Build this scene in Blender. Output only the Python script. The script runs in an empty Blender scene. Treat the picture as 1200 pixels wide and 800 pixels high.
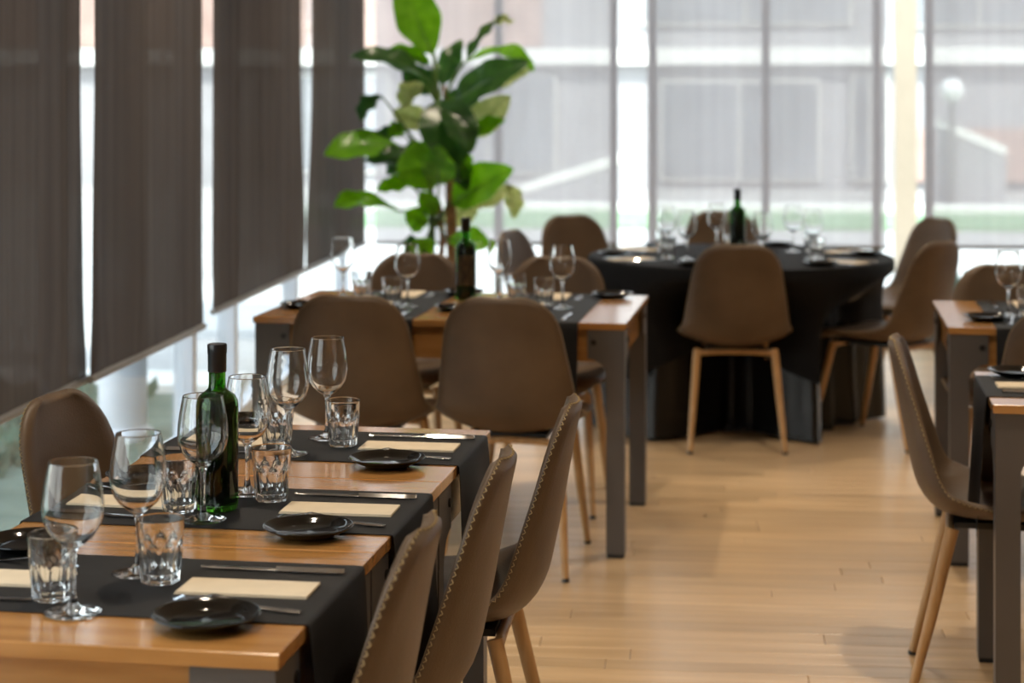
import bpy, bmesh, math, random
from mathutils import Vector, Matrix

random.seed(7)
PI = math.pi
scene = bpy.context.scene
C = scene.collection

# ------------------------------------------------------------------ camera, world, sun, lamps, exposure
PHI = math.radians(5.7106)          # the room is turned this much against the view
TH = math.radians(-3.329)           # the tables are turned a little against the room
cam_data = bpy.data.cameras.new('camera')
cam = bpy.data.objects.new('camera', cam_data)
C.objects.link(cam)
cam.location = (0, 0, 1.49)
cam.rotation_euler = (PI / 2, 0, PHI)
cam_data.sensor_width = 36
cam_data.lens = 66
cam_data.shift_y = -293 / 1200
cam_data.clip_end = 300
cam_data.dof.use_dof = True
cam_data.dof.focus_distance = 3.5
cam_data.dof.aperture_fstop = 3.7
scene.camera = cam

vs = scene.view_settings
vs.view_transform = 'Standard'
vs.look = 'None'
vs.gamma = 1
vs.use_curve_mapping = False
vs.exposure = 0.0

world = bpy.data.worlds.new('daylight_sky')
scene.world = world
world.use_nodes = True
wn = world.node_tree
wn.nodes.clear()
w_out = wn.nodes.new('ShaderNodeOutputWorld')
w_bg = wn.nodes.new('ShaderNodeBackground')
w_tc = wn.nodes.new('ShaderNodeTexCoord')
w_sep = wn.nodes.new('ShaderNodeSeparateXYZ')
w_ramp = wn.nodes.new('ShaderNodeValToRGB')
w_ramp.color_ramp.elements[0].position = 0.0
w_ramp.color_ramp.elements[0].color = (1.0, 0.985, 0.97, 1)
w_ramp.color_ramp.elements[1].position = 0.8
w_ramp.color_ramp.elements[1].color = (0.72, 0.84, 1.0, 1)
wn.links.new(w_tc.outputs['Generated'], w_sep.inputs[0])
wn.links.new(w_sep.outputs['Z'], w_ramp.inputs[0])
wn.links.new(w_ramp.outputs[0], w_bg.inputs['Color'])
w_bg.inputs['Strength'].default_value = 4.0
wn.links.new(w_bg.outputs[0], w_out.inputs[0])

sun_data = bpy.data.lights.new('sun', 'SUN')
sun_data.energy = 8.0
sun_data.angle = math.radians(1.0)
sun_data.color = (1.0, 0.95, 0.87)
sun = bpy.data.objects.new('sun', sun_data)
C.objects.link(sun)
sun.rotation_euler = (math.radians(42), 0, math.radians(28))   # high, from behind the camera's right

LAMP_W = 13.0                         # each ceiling downlight

cyc = scene.cycles
cyc.max_bounces = 14
cyc.diffuse_bounces = 4
cyc.glossy_bounces = 6
cyc.transmission_bounces = 12
cyc.transparent_max_bounces = 24
cyc.caustics_reflective = False
cyc.caustics_refractive = True
cyc.blur_glossy = 0.3
cyc.sample_clamp_indirect = 6.0
cyc.use_denoising = True

# ------------------------------------------------------------------ helpers
def tag(o, label=None, cat=None, group=None, kind=None):
    if label: o['label'] = label
    if cat: o['category'] = cat
    if group: o['group'] = group
    if kind: o['kind'] = kind
    return o


class MB:
    """collects geometry for one mesh"""
    def __init__(self):
        self.v = []; self.f = []

    def add(self, vs_, fs):
        n = len(self.v)
        self.v += [tuple(p) for p in vs_]
        self.f += [tuple(i + n for i in q) for q in fs]
        return self

    def box(self, x0, x1, y0, y1, z0, z1, ch=0.0):
        if ch <= 0:
            self.add([(x0, y0, z0), (x1, y0, z0), (x1, y1, z0), (x0, y1, z0), (x0, y0, z1), (x1, y0, z1), (x1, y1, z1), (x0, y1, z1)],
                     [(0, 3, 2, 1), (4, 5, 6, 7), (0, 1, 5, 4), (1, 2, 6, 5), (2, 3, 7, 6), (3, 0, 4, 7)])
        else:                      # top edges chamfered
            c = ch
            a = [(x0, y0), (x1, y0), (x1, y1), (x0, y1)]
            b = [(x0 + c, y0 + c), (x1 - c, y0 + c), (x1 - c, y1 - c), (x0 + c, y1 - c)]
            V = [(x, y, z0) for x, y in a] + [(x, y, z1 - c) for x, y in a] + [(x, y, z1) for x, y in b]
            F = [(3, 2, 1, 0), (8, 9, 10, 11)]
            for i in range(4):
                j = (i + 1) % 4
                F += [(i, j, 4 + j, 4 + i), (4 + i, 4 + j, 8 + j, 8 + i)]
            self.add(V, F)
        return self

    def lathe(self, prof, seg=32, closed=True, fn=None):
        """prof: list of (r, z); r = 0 at the ends makes poles"""
        rings = []
        V = []; F = []
        for r, z in prof:
            if r < 1e-6:
                rings.append([len(V)]); V.append((0, 0, z))
            else:
                ids = []
                for i in range(seg):
                    a = 2 * PI * i / seg
                    rr = fn(r, z, a) if fn else r
                    ids.append(len(V)); V.append((rr * math.cos(a), rr * math.sin(a), z))
                rings.append(ids)
        for A, B in zip(rings[:-1], rings[1:]):
            if len(A) == 1 and len(B) == 1:
                continue
            for i in range(seg):
                j = (i + 1) % seg
                if len(A) == 1: F.append((A[0], B[j], B[i]))
                elif len(B) == 1: F.append((A[i], A[j], B[0]))
                else: F.append((A[i], A[j], B[j], B[i]))
        return self.add(V, F)

    def tube(self, pts, rad, seg=8, cap=True):
        pts = [Vector(p) for p in pts]
        n = len(pts)
        rads = rad if isinstance(rad, (list, tuple)) else [rad] * n
        V = []; F = []
        up = None
        for k in range(n):
            d = (pts[min(k + 1, n - 1)] - pts[max(k - 1, 0)]).normalized()
            if up is None:
                up = Vector((0, 0, 1)) if abs(d.z) < 0.9 else Vector((1, 0, 0))
            s = d.cross(up)
            if s.length < 1e-5:
                s = d.orthogonal()
            s.normalize(); t = s.cross(d).normalized(); up = t
            for i in range(seg):
                a = 2 * PI * i / seg
                V.append(pts[k] + (s * math.cos(a) + t * math.sin(a)) * rads[k])
        for k in range(n - 1):
            for i in range(seg):
                j = (i + 1) % seg
                F.append((k * seg + i, k * seg + j, (k + 1) * seg + j, (k + 1) * seg + i))
        if cap:
            F.append(tuple(reversed(range(seg)))); F.append(tuple((n - 1) * seg + i for i in range(seg)))
        return self.add(V, F)

    def prism(self, poly, z0, z1, axes='xyz'):
        """polygon in the first two axes, extruded along the third"""
        n = len(poly)
        ix = ['xyz'.index(a) for a in axes]
        V = []
        for w in (z0, z1):
            for a, b in poly:
                p = [0, 0, 0]; p[ix[0]] = a; p[ix[1]] = b; p[ix[2]] = w
                V.append(p)
        F = [tuple(reversed(range(n))), tuple(range(n, 2 * n))]
        for i in range(n):
            j = (i + 1) % n
            F.append((i, j, n + j, n + i))
        return self.add(V, F)

    def grid(self, P):
        """P[i][j] points"""
        m = len(P[0])
        V = [p for row in P for p in row]
        F = []
        for i in range(len(P) - 1):
            for j in range(m - 1):
                F.append((i * m + j, i * m + j + 1, (i + 1) * m + j + 1, (i + 1) * m + j))
        return self.add(V, F)

    def mesh(self, name, mat, smooth=None, fixn=True):
        me = bpy.data.meshes.new(name)
        me.from_pydata(self.v, [], self.f)
        if fixn:
            bm = bmesh.new(); bm.from_mesh(me)
            bmesh.ops.recalc_face_normals(bm, faces=bm.faces)
            bm.to_mesh(me); bm.free()
        if smooth is not None:
            me.polygons.foreach_set('use_smooth', [True] * len(me.polygons))
            if smooth < 179:
                me.set_sharp_from_angle(angle=math.radians(smooth))
        if mat: me.materials.append(mat)
        me.update()
        return me

    def build(self, name, mat, parent=None, smooth=None, fixn=True):
        return link(name, self.mesh(name, mat, smooth, fixn), parent)


def link(name, me, parent=None):
    o = bpy.data.objects.new(name, me)
    C.objects.link(o)
    if parent: o.parent = parent
    return o


def empty(name, loc=(0, 0, 0), rz=0.0):
    o = bpy.data.objects.new(name, None)
    C.objects.link(o)
    o.location = loc; o.rotation_euler = (0, 0, rz)
    o.empty_display_size = 0.1
    return o


def copy_tree(o, parent=None):
    c = o.copy()
    C.objects.link(c)
    c.parent = parent
    for ch in kids.get(o.name, []) or list(o.children):
        copy_tree(ch, c)
    return c


kids = {}


def freeze(o):
    """remember the children of a prototype (o.children walks every object)"""
    ch = list(o.children)
    kids[o.name] = ch
    for c in ch: freeze(c)


def tw(x, y, z=0.0):
    """table frame -> room frame"""
    c, s = math.cos(TH), math.sin(TH)
    return (x * c - y * s, x * s + y * c, z)


# ------------------------------------------------------------------ materials
def mat_new(name):
    m = bpy.data.materials.new(name)
    m.use_nodes = True
    nt = m.node_tree
    b = nt.nodes['Principled BSDF']
    return m, nt, b


def nd(nt, kind, **kw):
    n = nt.nodes.new(kind)
    for k, v in kw.items():
        setattr(n, k, v)
    return n


def pmat(name, col, rough=0.5, metal=0.0, var=0.0, scale=8.0, stretch=(1, 1, 1), col2=None, bump=0.0, bump_scale=60.0, spec=0.5, coat=0.0, detail=5.0):
    m, nt, b = mat_new(name)
    b.inputs['Roughness'].default_value = rough
    b.inputs['Metallic'].default_value = metal
    b.inputs['Specular IOR Level'].default_value = spec
    b.inputs['Coat Weight'].default_value = coat
    b.inputs['Coat Roughness'].default_value = 0.12
    tc = nd(nt, 'ShaderNodeTexCoord')
    mp = nd(nt, 'ShaderNodeMapping')
    mp.inputs['Scale'].default_value = stretch
    nt.links.new(tc.outputs['Object'], mp.inputs[0])
    nz = nd(nt, 'ShaderNodeTexNoise')
    nz.inputs['Scale'].default_value = scale
    nz.inputs['Detail'].default_value = detail
    nt.links.new(mp.outputs[0], nz.inputs['Vector'])
    rp = nd(nt, 'ShaderNodeValToRGB')
    if col2 is None:
        c1 = [max(0, c * (1 - var)) for c in col]; c2 = [min(1, c * (1 + var)) for c in col]
    else:
        c1, c2 = col, col2
    rp.color_ramp.elements[0].color = (*c1, 1); rp.color_ramp.elements[0].position = 0.35
    rp.color_ramp.elements[1].color = (*c2, 1); rp.color_ramp.elements[1].position = 0.65
    nt.links.new(nz.outputs['Fac'], rp.inputs[0])
    nt.links.new(rp.outputs[0], b.inputs['Base Color'])
    if bump > 0:
        nb = nd(nt, 'ShaderNodeTexNoise')
        nb.inputs['Scale'].default_value = bump_scale
        nb.inputs['Detail'].default_value = 3
        nt.links.new(mp.outputs[0], nb.inputs['Vector'])
        bp = nd(nt, 'ShaderNodeBump')
        bp.inputs['Strength'].default_value = bump
        bp.inputs['Distance'].default_value = 0.01
        nt.links.new(nb.outputs['Fac'], bp.inputs['Height'])
        nt.links.new(bp.outputs[0], b.inputs['Normal'])
    return m


M = {}
M['leather'] = pmat('brown_leather', (0.078, 0.048, 0.027), 0.46, col2=(0.118, 0.076, 0.044), scale=5, bump=0.10, bump_scale=220, spec=0.4)
M['stitch'] = pmat('ochre_thread', (0.34, 0.25, 0.12), 0.7, var=0.1)
M['chairwood'] = pmat('tan_wood_leg', (0.38, 0.21, 0.08), 0.45, col2=(0.46, 0.275, 0.12), scale=9, stretch=(6, 6, 0.6))
M['black_plastic'] = pmat('black_plastic', (0.012, 0.012, 0.013), 0.45, var=0.2)
M['tablewood'] = pmat('honey_table_wood', (0.36, 0.165, 0.045), 0.20, col2=(0.47, 0.235, 0.075), scale=4, stretch=(0.8, 9, 9), bump=0.02, bump_scale=30, coat=0.6)
M['tablewood_y'] = pmat('honey_table_wood_lengthwise', (0.36, 0.165, 0.045), 0.20, col2=(0.47, 0.235, 0.075), scale=4, stretch=(9, 0.8, 9), bump=0.02, bump_scale=30, coat=0.6)
M['steel'] = pmat('grey_painted_steel', (0.095, 0.086, 0.082), 0.42, var=0.08, scale=3, metal=0.2)
M['bolt'] = pmat('dark_bolt', (0.04, 0.036, 0.034), 0.35, metal=0.8, var=0.1)
M['runner'] = pmat('charcoal_paper_cloth', (0.0085, 0.0085, 0.0095), 0.6, var=0.15, scale=30, spec=0.28, bump=0.08, bump_scale=500)
M['napkin'] = pmat('cream_paper', (0.62, 0.52, 0.38), 0.8, var=0.04, scale=20, bump=0.05, bump_scale=300)
M['plate'] = pmat('dark_glaze', (0.004, 0.0035, 0.003), 0.07, col2=(0.010, 0.008, 0.006), scale=10, spec=0.45)
M['cutlery'] = pmat('polished_steel', (0.62, 0.62, 0.63), 0.16, metal=1.0, var=0.03)
M['cap'] = pmat('black_capsule', (0.012, 0.011, 0.012), 0.3, var=0.1)
M['satin'] = pmat('black_satin', (0.004, 0.004, 0.0045), 0.25, var=0.2, scale=4, spec=0.35)
M['cloth'] = pmat('black_table_linen', (0.006, 0.006, 0.007), 0.75, var=0.15, scale=40, spec=0.15, bump=0.1, bump_scale=400)
M['bluecloth'] = M['cloth']
M['ceiling'] = pmat('white_ceiling_paint', (0.42, 0.39, 0.36), 0.85, var=0.02, scale=2)
M['wall'] = pmat('warm_wall_paint', (0.20, 0.165, 0.135), 0.85, var=0.05, scale=2)
M['frame_white'] = pmat('white_blue_aluminium', (0.70, 0.74, 0.82), 0.4, var=0.03)
M['frame_grey'] = pmat('grey_aluminium', (0.22, 0.215, 0.215), 0.45, var=0.05)
M['cream'] = pmat('cream_post_paint', (0.44, 0.37, 0.29), 0.6, var=0.03)
M['rail'] = pmat('grey_blind_rail', (0.20, 0.19, 0.18), 0.4, var=0.05)
M['pot'] = pmat('charcoal_planter', (0.09, 0.085, 0.08), 0.6, var=0.15, scale=14)
M['soil'] = pmat('dark_soil', (0.03, 0.02, 0.012), 0.95, var=0.4, scale=60, bump=0.5, bump_scale=90)
M['stem'] = pmat('green_leaf_stalk', (0.09, 0.17, 0.03), 0.5, var=0.2)
M['trunk'] = pmat('orange_brown_stem', (0.33, 0.17, 0.075), 0.75, var=0.25, scale=16, stretch=(1, 1, 4))
M['concrete'] = pmat('pale_concrete', (0.50, 0.49, 0.47), 0.85, var=0.06, scale=6)
M['paving'] = pmat('pale_street_paving', (0.44, 0.43, 0.42), 0.85, var=0.08, scale=1.5)
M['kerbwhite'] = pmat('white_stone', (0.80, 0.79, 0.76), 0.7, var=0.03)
M['grass'] = pmat('outdoor_grass', (0.16, 0.30, 0.15), 0.9, col2=(0.26, 0.42, 0.24), scale=9)
M['render_grey'] = pmat('grey_render', (0.36, 0.355, 0.37), 0.85, var=0.06, scale=1.5)
M['brick'] = pmat('pink_brick', (0.42, 0.29, 0.25), 0.85, var=0.1, scale=3)
M['shopdark'] = pmat('dark_shop_glass', (0.22, 0.23, 0.25), 0.2, var=0.15, scale=1)
M['moss'] = pmat('moss', (0.05, 0.10, 0.08), 0.95, col2=(0.11, 0.17, 0.14), scale=5)
M['globe'] = pmat('opal_globe', (0.85, 0.85, 0.85), 0.3, var=0.02)
M['lampring'] = pmat('white_lamp_ring', (0.75, 0.74, 0.72), 0.4, var=0.02)
M['blue_panel'] = pmat('blue_grey_panel', (0.22, 0.28, 0.38), 0.6, var=0.08)
M['dark_brown'] = pmat('dark_brown_wall', (0.13, 0.10, 0.085), 0.8, var=0.1)


def glassmat(name, col, ior=1.46, rough=0.0):
    m, nt, b = mat_new(name)
    b.inputs['Base Color'].default_value = (*col, 1)
    b.inputs['Roughness'].default_value = rough
    b.inputs['IOR'].default_value = ior
    b.inputs['Transmission Weight'].default_value = 1.0
    return m


M['glass'] = glassmat('clear_table_glass', (0.985, 0.99, 0.985))
M['greenglass'] = glassmat('green_bottle_glass', (0.10, 0.42, 0.03), 1.5)
M['wine'] = pmat('dark_wine', (0.006, 0.010, 0.003), 0.1, var=0.3)


def pane_mat():
    m = bpy.data.materials.new('window_pane_glass'); m.use_nodes = True
    nt = m.node_tree; nt.nodes.clear()
    out = nd(nt, 'ShaderNodeOutputMaterial')
    tr = nd(nt, 'ShaderNodeBsdfTransparent'); tr.inputs[0].default_value = (0.95, 0.985, 0.975, 1)
    gl = nd(nt, 'ShaderNodeBsdfGlossy'); gl.inputs['Roughness'].default_value = 0.02
    lw = nd(nt, 'ShaderNodeLayerWeight'); lw.inputs[0].default_value = 0.5
    pw = nd(nt, 'ShaderNodeMath', operation='POWER'); pw.inputs[1].default_value = 5.0
    ml = nd(nt, 'ShaderNodeMath', operation='MULTIPLY_ADD'); ml.inputs[1].default_value = 0.9; ml.inputs[2].default_value = 0.03
    nt.links.new(lw.outputs['Facing'], pw.inputs[0]); nt.links.new(pw.outputs[0], ml.inputs[0])
    mx = nd(nt, 'ShaderNodeMixShader')
    nt.links.new(ml.outputs[0], mx.inputs[0]); nt.links.new(tr.outputs[0], mx.inputs[1]); nt.links.new(gl.outputs[0], mx.inputs[2])
    nt.links.new(mx.outputs[0], out.inputs[0])
    return m


M['pane'] = pane_mat()


def screen_mat(name, openness, col, transl, weave=900.0, streak=0.0, var=0.06):
    """woven roller-blind fabric: open weave lets part of the view through, the yarn scatters"""
    m = bpy.data.materials.new(name); m.use_nodes = True
    nt = m.node_tree; nt.nodes.clear()
    out = nd(nt, 'ShaderNodeOutputMaterial')
    tc = nd(nt, 'ShaderNodeTexCoord')
    mp = nd(nt, 'ShaderNodeMapping'); mp.inputs['Scale'].default_value = (14, 14, 0.15)
    nt.links.new(tc.outputs['Object'], mp.inputs[0])
    nz = nd(nt, 'ShaderNodeTexNoise'); nz.inputs['Scale'].default_value = 1.0; nz.inputs['Detail'].default_value = 2
    nt.links.new(mp.outputs[0], nz.inputs['Vector'])
    rp = nd(nt, 'ShaderNodeValToRGB')
    rp.color_ramp.elements[0].color = (*[c * (1 - var) for c in col], 1); rp.color_ramp.elements[0].position = 0.3
    rp.color_ramp.elements[1].color = (*[min(1, c * (1 + var)) for c in col], 1); rp.color_ramp.elements[1].position = 0.7
    nt.links.new(nz.outputs['Fac'], rp.inputs[0])
    df = nd(nt, 'ShaderNodeBsdfDiffuse'); tl = nd(nt, 'ShaderNodeBsdfTranslucent')
    nt.links.new(rp.outputs[0], df.inputs[0]); nt.links.new(rp.outputs[0], tl.inputs[0])
    m1 = nd(nt, 'ShaderNodeMixShader'); m1.inputs[0].default_value = transl
    nt.links.new(df.outputs[0], m1.inputs[1]); nt.links.new(tl.outputs[0], m1.inputs[2])
    tr = nd(nt, 'ShaderNodeBsdfTransparent')
    m2 = nd(nt, 'ShaderNodeMixShader'); m2.inputs[0].default_value = openness
    nt.links.new(m1.outputs[0], m2.inputs[1]); nt.links.new(tr.outputs[0], m2.inputs[2])
    nt.links.new(m2.outputs[0], out.inputs[0])
    return m


M['screen'] = screen_mat('grey_screen_mesh', 0.23, (0.53, 0.475, 0.475), 0.58)
M['darkscreen'] = screen_mat('charcoal_blind_fabric', 0.012, (0.085, 0.068, 0.058), 0.22, var=0.16)


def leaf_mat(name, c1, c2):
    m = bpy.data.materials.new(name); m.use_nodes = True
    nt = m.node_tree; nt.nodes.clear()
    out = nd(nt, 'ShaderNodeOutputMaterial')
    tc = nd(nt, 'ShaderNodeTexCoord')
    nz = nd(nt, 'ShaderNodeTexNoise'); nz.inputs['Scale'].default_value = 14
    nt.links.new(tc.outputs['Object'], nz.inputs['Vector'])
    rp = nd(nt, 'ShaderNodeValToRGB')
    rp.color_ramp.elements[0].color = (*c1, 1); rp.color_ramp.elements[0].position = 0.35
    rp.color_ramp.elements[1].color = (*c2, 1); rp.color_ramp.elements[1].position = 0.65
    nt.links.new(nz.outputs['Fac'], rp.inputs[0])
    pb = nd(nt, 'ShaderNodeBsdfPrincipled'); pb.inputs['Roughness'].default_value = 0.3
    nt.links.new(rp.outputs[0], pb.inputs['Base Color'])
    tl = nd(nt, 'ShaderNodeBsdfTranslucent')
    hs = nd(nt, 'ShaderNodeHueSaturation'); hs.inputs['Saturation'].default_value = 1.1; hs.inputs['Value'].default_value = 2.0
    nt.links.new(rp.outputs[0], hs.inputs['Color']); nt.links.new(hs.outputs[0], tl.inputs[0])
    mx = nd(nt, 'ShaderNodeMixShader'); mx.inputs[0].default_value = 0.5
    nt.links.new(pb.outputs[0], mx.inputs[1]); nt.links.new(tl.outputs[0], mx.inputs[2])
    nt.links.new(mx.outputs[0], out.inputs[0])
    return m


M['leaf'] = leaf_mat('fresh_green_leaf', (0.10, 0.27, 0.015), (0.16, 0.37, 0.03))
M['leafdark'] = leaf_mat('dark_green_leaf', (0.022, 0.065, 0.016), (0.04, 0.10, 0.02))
M['leafpale'] = leaf_mat('pale_olive_leaf', (0.30, 0.36, 0.12), (0.42, 0.46, 0.20))
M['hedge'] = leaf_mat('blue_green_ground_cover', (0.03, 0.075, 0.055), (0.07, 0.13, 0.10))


def floor_mat():
    m, nt, b = mat_new('pale_oak_plank')
    b.inputs['Roughness'].default_value = 0.30
    b.inputs['Coat Weight'].default_value = 0.15
    b.inputs['Coat Roughness'].default_value = 0.2
    geo = nd(nt, 'ShaderNodeNewGeometry')
    oi = nd(nt, 'ShaderNodeObjectInfo')
    mp = nd(nt, 'ShaderNodeMapping'); mp.inputs['Scale'].default_value = (1.3, 16, 1)
    nt.links.new(geo.outputs['Position'], mp.inputs[0])
    nz = nd(nt, 'ShaderNodeTexNoise'); nz.inputs['Scale'].default_value = 1.6; nz.inputs['Detail'].default_value = 6
    nt.links.new(mp.outputs[0], nz.inputs['Vector'])
    rp = nd(nt, 'ShaderNodeValToRGB')
    rp.color_ramp.elements[0].color = (0.46, 0.305, 0.16, 1); rp.color_ramp.elements[0].position = 0.3
    rp.color_ramp.elements[1].color = (0.60, 0.425, 0.25, 1); rp.color_ramp.elements[1].position = 0.7
    nt.links.new(nz.outputs['Fac'], rp.inputs[0])
    hs = nd(nt, 'ShaderNodeHueSaturation')
    mr = nd(nt, 'ShaderNodeMapRange'); mr.inputs['To Min'].default_value = 0.86; mr.inputs['To Max'].default_value = 1.10
    rnd = nd(nt, 'ShaderNodeMath', operation='ADD')
    nt.links.new(oi.outputs['Random'], rnd.inputs[0]); nt.links.new(geo.outputs['Random Per Island'], rnd.inputs[1])
    fr = nd(nt, 'ShaderNodeMath', operation='FRACT')
    nt.links.new(rnd.outputs[0], fr.inputs[0]); nt.links.new(fr.outputs[0], mr.inputs[0])
    nt.links.new(mr.outputs[0], hs.inputs['Value']); nt.links.new(rp.outputs[0], hs.inputs['Color'])
    nt.links.new(hs.outputs[0], b.inputs['Base Color'])
    return m


M['floor'] = floor_mat()
M['floorgap'] = pmat('dark_floor_joint', (0.16, 0.10, 0.05), 0.7, var=0.1)


def emis(name, col, s):
    m = bpy.data.materials.new(name); m.use_nodes = True
    nt = m.node_tree; nt.nodes.clear()
    out = nd(nt, 'ShaderNodeOutputMaterial'); e = nd(nt, 'ShaderNodeEmission')
    e.inputs[0].default_value = (*col, 1); e.inputs[1].default_value = s
    nt.links.new(e.outputs[0], out.inputs[0])
    return m


M['lampglow'] = emis('lit_lamp_lens', (1.0, 0.88, 0.70), 14.0)

# ------------------------------------------------------------------ room shell
XL, XR, YB, YF, ZC = -2.12, 6.5, 11.10, -5.0, 3.1
fl = MB().box(XL - 0.1, XR, YF, YB + 0.1, -0.16, -0.014).build('floor', M['floorgap'])
tag(fl, 'pale oak plank floor with boards running crosswise', kind='structure')
PW, PL = 0.092, 1.25
plank_me = MB().box(0, PL - 0.0015, 0, PW - 0.0014, -0.014, 0, 0.0012).mesh('plank', M['floor'])
rest = MB()
VX0, VX1, VY0, VY1 = -0.9, 2.35, 4.55, 10.95
row = 0
y = YF
count = 0
while y < YB + 0.05:
    off = -random.random() * PL
    x = XL - 0.1 + off
    while x < XR:
        cx, cy = x + PL / 2, y + PW / 2
        seen = VY0 < cy < VY1 and x + PL > VX0 and x < VX0 + (VX1 - VX0) * (0.62 + 0.38 * (cy - VY0) / (VY1 - VY0)) and count < 298
        if seen:
            o = link('plank', plank_me, fl); o.location = (x, y, 0); count += 1
        else:
            x0, x1 = max(x, XL - 0.1), min(x + PL, XR)
            if x1 - x0 > 0.02:
                rest.box(x0, x1 - 0.0015, y, y + PW - 0.0014, -0.014, 0)
        x += PL
    y += PW
r_ = rest.build('plank_field', M['floor'], fl, fixn=False)
r_['kind'] = 'stuff'

tag(MB().box(XL - 0.25, XR + 0.15, YF - 0.15, YB + 0.25, ZC, ZC + 0.25).build('ceiling', M['ceiling']), 'plain white ceiling above the dining room', kind='structure')
tag(MB().box(XR, XR + 0.15, YF, YB, 0, ZC).build('wall_right', M['wall']), 'plain warm wall far to the right', kind='structure')
tag(MB().box(XL - 0.1, XR, YF - 0.15, YF, 0, ZC).build('wall_front', M['wall']), 'plain warm wall behind the viewer', kind='structure')
tag(MB().box(XL - 0.1, XL + 0.05, YF, 0.2, 0, ZC).build('wall_left', M['wall']), 'plain warm wall beside the viewer on the left', kind='structure')

# --- left glazing: panes between white posts
wn_id = 1
posts_l = [0.25, 1.65, 3.05, 4.50, 6.0, 7.6, 8.3, 9.6, 11.02]
for a, b in zip(posts_l[:-1], posts_l[1:]):
    root = empty('window_%d' % wn_id, (XL, (a + b) / 2, 0)); wn_id += 1
    tag(root, 'tall side window pane between white posts', kind='structure')
    h = (b - a) / 2
    MB().box(-0.006, 0.006, -h, h, 0.04, ZC).build('pane', M['pane'], root)
    MB().box(-0.05, 0.05, -h, h, 0.0, 0.06).build('bottom_frame', M['frame_white'], root)
tn = 1
for yy in posts_l:
    o = MB().box(-0.04, 0.04, -0.03, 0.03, 0, ZC).build('trim_%d' % tn, M['frame_white']); tn += 1
    o.location = (XL, yy, 0)
    tag(o, 'white window post on the left glazing', kind='structure')
# --- back glazing
posts_b = [-2.12, -1.19, -0.505, -0.275, 0.385, 1.025, 1.325, 2.05, 2.75, 3.6, 4.5, 5.5, 6.5]
for a, b in zip(posts_b[:-1], posts_b[1:]):
    root = empty('window_%d' % wn_id, ((a + b) / 2, YB, 0)); wn_id += 1
    tag(root, 'tall back window pane between grey posts', kind='structure')
    h = (b - a) / 2
    MB().box(-h, h, -0.006, 0.006, 0.04, ZC).build('pane', M['pane'], root)
    MB().box(-h, h, -0.04, 0.04, 0.0, 0.05).build('bottom_frame', M['frame_grey'], root)
for xx in posts_b:
    o = MB().box(-0.022, 0.022, -0.04, 0.05, 0, ZC).build('trim_%d' % tn, M['frame_grey']); tn += 1
    o.location = (xx, YB, 0)
    tag(o, 'grey window post on the back glazing', kind='structure')
# ------------------------------------------------------------------ roller blinds
def smooth(t):
    t = max(0.0, min(1.0, t)); return t * t * (3 - 2 * t)


def left_blind(y0, y1, zb, xq, label, edge0, edge1, seed):
    rnd = random.Random(seed)
    root = empty('roller_blind', (xq, (y0 + y1) / 2, zb))
    tag(root, label, 'roller blind', 'dark blinds along the left windows')
    n = int((y1 - y0) / 0.012); m = 28
    top = ZC - 0.12 - zb
    ph = [rnd.random() * 6.28 for _ in range(6)]
    P = []
    for i in range(n + 1):
        t = i / n
        rowp = []
        for j in range(m + 1):
            z = top * j / m
            zz = z / top
            amp = 0.35 + 0.65 * math.exp(-zz * 1.2)
            yy = y0 + (y1 - y0) * t
            # loose edges spread towards the bottom
            yy += -edge0 * (1 - smooth((z - 0.05) / 1.0)) * (1 - smooth(t / 0.25)) + edge1 * (1 - smooth((z - 0.05) / 1.0)) * (1 - smooth((1 - t) / 0.25))
            md = 0.5 + 0.5 * math.sin(yy * 3.7 + ph[4])
            s = (0.6 * math.sin(yy * 31 + 1.6 * math.sin(yy * 4.3 + ph[5]) + ph[0] + 0.5 * zz) * 0.0055 * md + math.sin(yy * 52 + 2.2 * math.sin(yy * 6.1 + ph[4]) + ph[1]) * 0.0022 * (1 - md) + math.sin(yy * 15 + 1.3 * math.sin(yy * 5 + ph[3]) + ph[2] + zz) * 0.008)
            hang = smooth(z / 0.25) * 0.85 + 0.15
            rowp.append((s * 1.5 * amp * hang, yy - (y0 + y1) / 2, z))
        P.append(rowp)
    MB().grid(P).build('fabric', M['darkscreen'], root, smooth=180)
    MB().tube([(0, y0 - (y0 + y1) / 2 - edge0, -0.008), (0, y1 - (y0 + y1) / 2 + edge1, -0.008)], 0.013, 10).build('bottom_rail', M['rail'], root, smooth=50)
    MB().tube([(0, y0 - (y0 + y1) / 2, top + 0.03), (0, y1 - (y0 + y1) / 2, top + 0.03)], 0.035, 14).build('roller_tube', M['rail'], root, smooth=50)
    return root


XBL = -1.93
left_blind(2.95, 4.30, 0.578, XBL, 'dark roller blind nearest the viewer, mostly beyond the left edge', 0, 0, 1)
left_blind(4.34, 5.79, 0.578, XBL - 0.02, 'dark roller blind at the left edge behind the first brown chair', 0, 0.05, 2)
left_blind(5.81, 7.13, 0.588, XBL + 0.015, 'dark wrinkled roller blind directly above the foreground green bottle', 0.05, 0.0, 3)
left_blind(7.36, 9.00, 0.615, XBL - 0.01, 'dark wrinkled roller blind between two bright slits, left of the plant', 0, 0.10, 4)
left_blind(9.26, 10.80, 0.615, XBL - 0.01, 'dark roller blind in the corner beside the plant', 0.10, 0, 5)


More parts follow.
